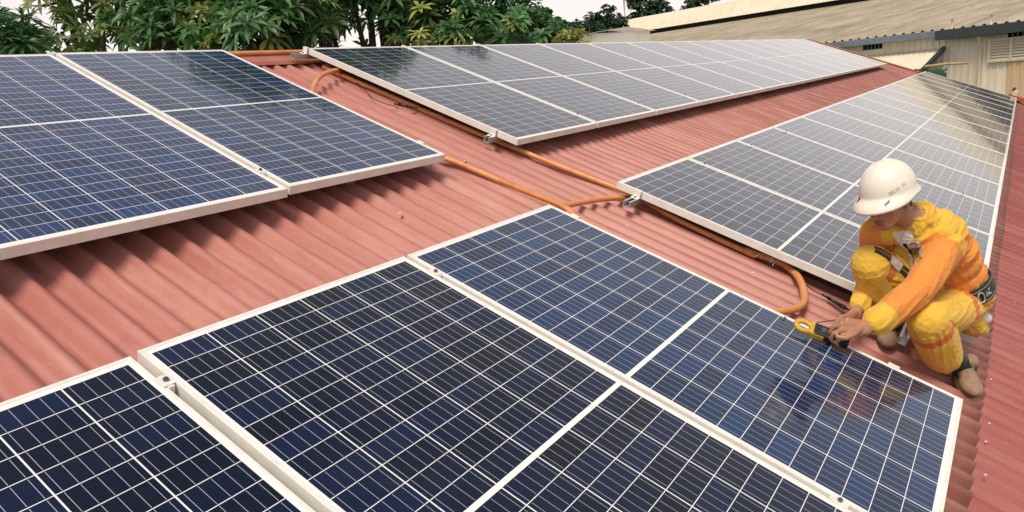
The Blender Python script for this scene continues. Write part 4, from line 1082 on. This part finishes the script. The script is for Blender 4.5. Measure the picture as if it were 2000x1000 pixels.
# ---- shoes and socks
def shoe(an, heel, toe, side):
    root = empty('shoe', (0, 0, 0)); root.parent = per
    d = (toe-heel); d = (d-NU*d.dot(NU)).normalized(); sv = NU.cross(d).normalized(); L = (toe-heel).length
    f = lambda a, b, c: heel+d*(L*a)+sv*b+NU*c-PO
    bm = bmesh.new()
    chain(bm, [f(.12, 0, .045), f(.45, 0, .045), f(.80, .004*side, .036)], [.036, .037, .037], 16)
    ell(bm, f(.78, .004*side, .030), (d, sv, NU), (.068, .046, .036), 3); ell(bm, f(.16, 0, .04), (d, sv, NU), (.045, .036, .042), 3)
    chain(bm, [f(.2, 0, .05), f(.28, 0, .095)], [.036, .034], 16)
    for v in bm.verts:
        h = (v.co+PO-heel).dot(NU)
        if h < .012: v.co += NU*(.012-h)
    o = fuse('upper', bm, .005, 3, mats=(M_SHOE,)); o.parent = root
    bm = bmesh.new(); vs = []
    for k in range(28):
        q = 2*PI*k/28; x = .5+.53*math.cos(q); wd = .046 if x > .55 else .038
        vs.append(f(x, wd*math.sin(q)+.004*side*(x > .6), 0))
    a = [bm.verts.new(v) for v in vs]; b = [bm.verts.new(v+NU*.017) for v in vs]
    bm.faces.new(list(reversed(a))); bm.faces.new(b)
    for k in range(28): bm.faces.new((a[k], a[(k+1) % 28], b[(k+1) % 28], b[k]))
    bmesh.ops.recalc_face_normals(bm, faces=bm.faces); mesh_obj('sole', bm, M_SOLE, root)
    bm = bmesh.new()
    for t in (.50, .58, .66): tube(bm, spline([f(t, -.020, .074-.05*(t-.5)), f(t+.01, 0, .081-.06*(t-.5)), f(t, .020, .074-.05*(t-.5))], 4), .0028, 6)
    mesh_obj('laces', bm, M_SOLE, root, True)
    bm = bmesh.new(); chain(bm, [f(.26, 0, .06), an-PO, an.lerp(J['kn'+('L' if side > 0 else 'R')], .3)-PO], [.044, .050, .054], 16); mesh_obj('sock', bm, M_BLK, per, True)
shoe(J['anL'], W(.515, 1.893, HR+.001), W(.335, 1.962, HR+.001), 1)
shoe(J['anR'], W(.63, 1.56, HR+.001), W(.42, 1.60, HR+.001), -1)

# ---- helmet
hel = empty('helmet', (0, 0, 0)); hel.parent = per
HK = H(-.022, .053, 0)-PO
bm = bmesh.new(); NA, NB_ = 64, 20; g = []
def hpt(a, b, k=0.0):
    """a around from front, b 0 = rim, 1 = crown"""
    e = b*PI/2; r = math.cos(e)**.88; z = math.sin(e)
    fr = .121+.004*math.cos(a); sr = .109
    rid = .004*math.exp(-((math.sin(a)*r)/.09)**2)*(1 if b > .15 else b/.15)
    return HK + HF*((fr+k)*r*math.cos(a)) + HS*((sr+k)*r*math.sin(a)) + HU*((.122+k+rid)*z - .020)
for i in range(NA):
    a = 2*PI*i/NA; col = []
    c = max(0, math.cos(a)); br = .010+.042*c**1.6; dz = .014*c
    rim = hpt(a, 0); out = (HF*math.cos(a)*1.0+HS*math.sin(a)).normalized()
    col.append(bm.verts.new(rim+out*br-HU*(.026+dz+.010*c)))
    col.append(bm.verts.new(rim+out*br-HU*(.020+dz+.006*c)))
    col.append(bm.verts.new(rim+out*br*.45-HU*(.012+dz*.3)))
    col.append(bm.verts.new(rim+out*.003-HU*.006))
    for j in range(NB_): col.append(bm.verts.new(hpt(a, (j+.3)/NB_)))
    g.append(col)
for i in range(NA):
    for j in range(len(g[0])-1): bm.faces.new((g[i][j], g[(i+1) % NA][j], g[(i+1) % NA][j+1], g[i][j+1]))
bm.faces.new([g[i][-1] for i in range(NA)])
bmesh.ops.recalc_face_normals(bm, faces=bm.faces)
r = bmesh.ops.solidify(bm, geom=list(bm.faces), thickness=0.0025)
sh_ = mesh_obj('shell', bm, M_HELM, hel, True)
hb = BVHTree.FromPolygons([v.co+PO for v in sh_.data.vertices], [list(p.vertices) for p in sh_.data.polygons])
def helm_text(txt, target, size, mat, name, tilt=0.0):
    cu = bpy.data.curves.new('t', 'FONT'); cu.body = txt; cu.size = size; cu.align_x = 'CENTER'; cu.align_y = 'CENTER'; cu.resolution_u = 2
    o = bpy.data.objects.new('t', cu); COL.objects.link(o); dg = bpy.context.evaluated_depsgraph_get(); me = bpy.data.meshes.new_from_object(o.evaluated_get(dg)); bpy.data.objects.remove(o)
    bm = bmesh.new(); bm.from_mesh(me); bpy.data.meshes.remove(me); bmesh.ops.triangulate(bm, faces=bm.faces)
    bmesh.ops.subdivide_edges(bm, edges=[e for e in bm.edges if e.calc_length() > size*.3], cuts=1)
    nrm = (target-(HK+PO)).normalized(); ux = HU.cross(nrm).normalized(); uy = nrm.cross(ux)
    if ux.dot(CR) < 0: ux = -ux
    uy = nrm.cross(ux); 
    if uy.dot(HU) < 0: uy = -uy
    ux2 = ux*math.cos(tilt)+uy*math.sin(tilt); uy2 = uy*math.cos(tilt)-ux*math.sin(tilt)
    for v in bm.verts:
        p = target+ux2*v.co.x+uy2*v.co.y+nrm*.05; q = hb.ray_cast(p, -nrm, .2)
        v.co = (q[0] if q[0] else target)+nrm*.0009-PO
    mesh_obj(name, bm, mat, hel)
dv = lambda x, y: (lambda q: q[0] if q[0] else HK+PO)(hb.ray_cast(CPOS, ray(x, y).normalized(), 10))
helm_text('SECO', dv(1747, 374), .019, M_GREYP, 'printed_name', .30)
helm_text('3R', dv(1765, 361), .017, M_ORP, 'printed_mark', .30)
def sticker(x, y, w, h, mat, name, shape=None):
    c = dv(x, y); nrm = (c-(HK+PO)).normalized(); ux = HU.cross(nrm).normalized()
    if ux.dot(CR) < 0: ux = -ux
    uy = nrm.cross(ux)
    if uy.dot(HU) < 0: uy = -uy
    ux, uy = ux*.95+uy*.3, uy*.95-ux*.3
    decal(name, hb, c, ux.normalized(), uy.normalized(), w, h, mat, hel, .0012, 18, 6, dirn=-nrm, shape=shape)
sticker(1733, 397, .022, .006, M_RED, 'red_sticker', lambda a, b: int(a*18) % 4 != 3)
sticker(1679, 388, .020, .016, M_RED, 'front_emblem', lambda a, b: math.hypot(a-.5, b-.5) < .5)
bm = bmesh.new()
for s in (-1, 1): tube(bm, spline([H(-.02, -.01, s*.088)-PO, H(.0, -.06, s*.066)-PO, H(.04, -.120, s*.02)-PO], 6), .0020, 6)
mesh_obj('chin_strap', bm, M_BLK, hel, True)

# ------------------------------------------------------------------ clamp meter
a, b = W(-.082, 1.252, .034), W(-.035, 1.462, .036)
mx_ = (b-a).normalized(); L = (b-a).length; mz = (NU-mx_*NU.dot(mx_)).normalized(); tcm = (CPOS-a).normalized(); mz = (NU*.8+tcm*.6); mz = (mz-mx_*mz.dot(mx_)).normalized(); my = mz.cross(mx_).normalized()
mt = empty('clamp_meter', a, label='black and yellow clamp meter held over the edge of the bright blue panel', cat='meter')
MM = Matrix((( mx_.x, my.x, mz.x), (mx_.y, my.y, mz.y), (mx_.z, my.z, mz.z))).to_4x4()
bm = bmesh.new(); box(bm, .075, L, -.026, .026, -.016, .016, M=MM, bev=.006); mesh_obj('body', bm, M_BLACK, mt)
bm = bmesh.new(); box(bm, .060, .120, -.030, -.0262, -.017, .010, M=MM, bev=.003); box(bm, .060, .088, -.0262, .030, -.0172, .012, M=MM, bev=.003); mesh_obj('grip_cover', bm, M_MYEL, mt)
bm = bmesh.new(); pts = []
for k in range(21):
    q = math.radians(-160+320*k/20); pts.append(MM @ Vector((.038-.032*math.cos(q)*1.0, .022*math.sin(q), 0)))
tube(bm, pts, [.0105]*21, 10); mesh_obj('jaw', bm, M_MYEL, mt, True)
bm = bmesh.new(); box(bm, L-.062, L-.022, -.018, .018, .0165, .018, M=MM); mesh_obj('screen', bm, M_LCD, mt)
bm = bmesh.new(); bmesh.ops.create_cone(bm, cap_ends=True, segments=20, radius1=.013, radius2=.011, depth=.006, matrix=MM @ Matrix.Translation((.112, 0, .018))); box(bm, .102, .122, -.002, .002, .0212, .0235, M=MM); d_ = mesh_obj('dial', bm, M_BOLT, mt)
for k in range(9):
    q = 2*PI*k/9; bm = bmesh.new(); c = (.112+.0185*math.cos(q), .0185*math.sin(q)); box(bm, c[0]-.0022, c[0]+.0022, c[1]-.0014, c[1]+.0014, .0163, .0168, M=MM); mesh_obj('dial_mark', bm, M_TAPE, mt)
cable([(-.02, 1.20, .01), (.05, 1.22, -.02), (.12, 1.30, -.02), (.17, 1.40, .03), (.10, 1.47, .05)], 'thin black test lead running from the meter jaw to the hands of the man', .0022)
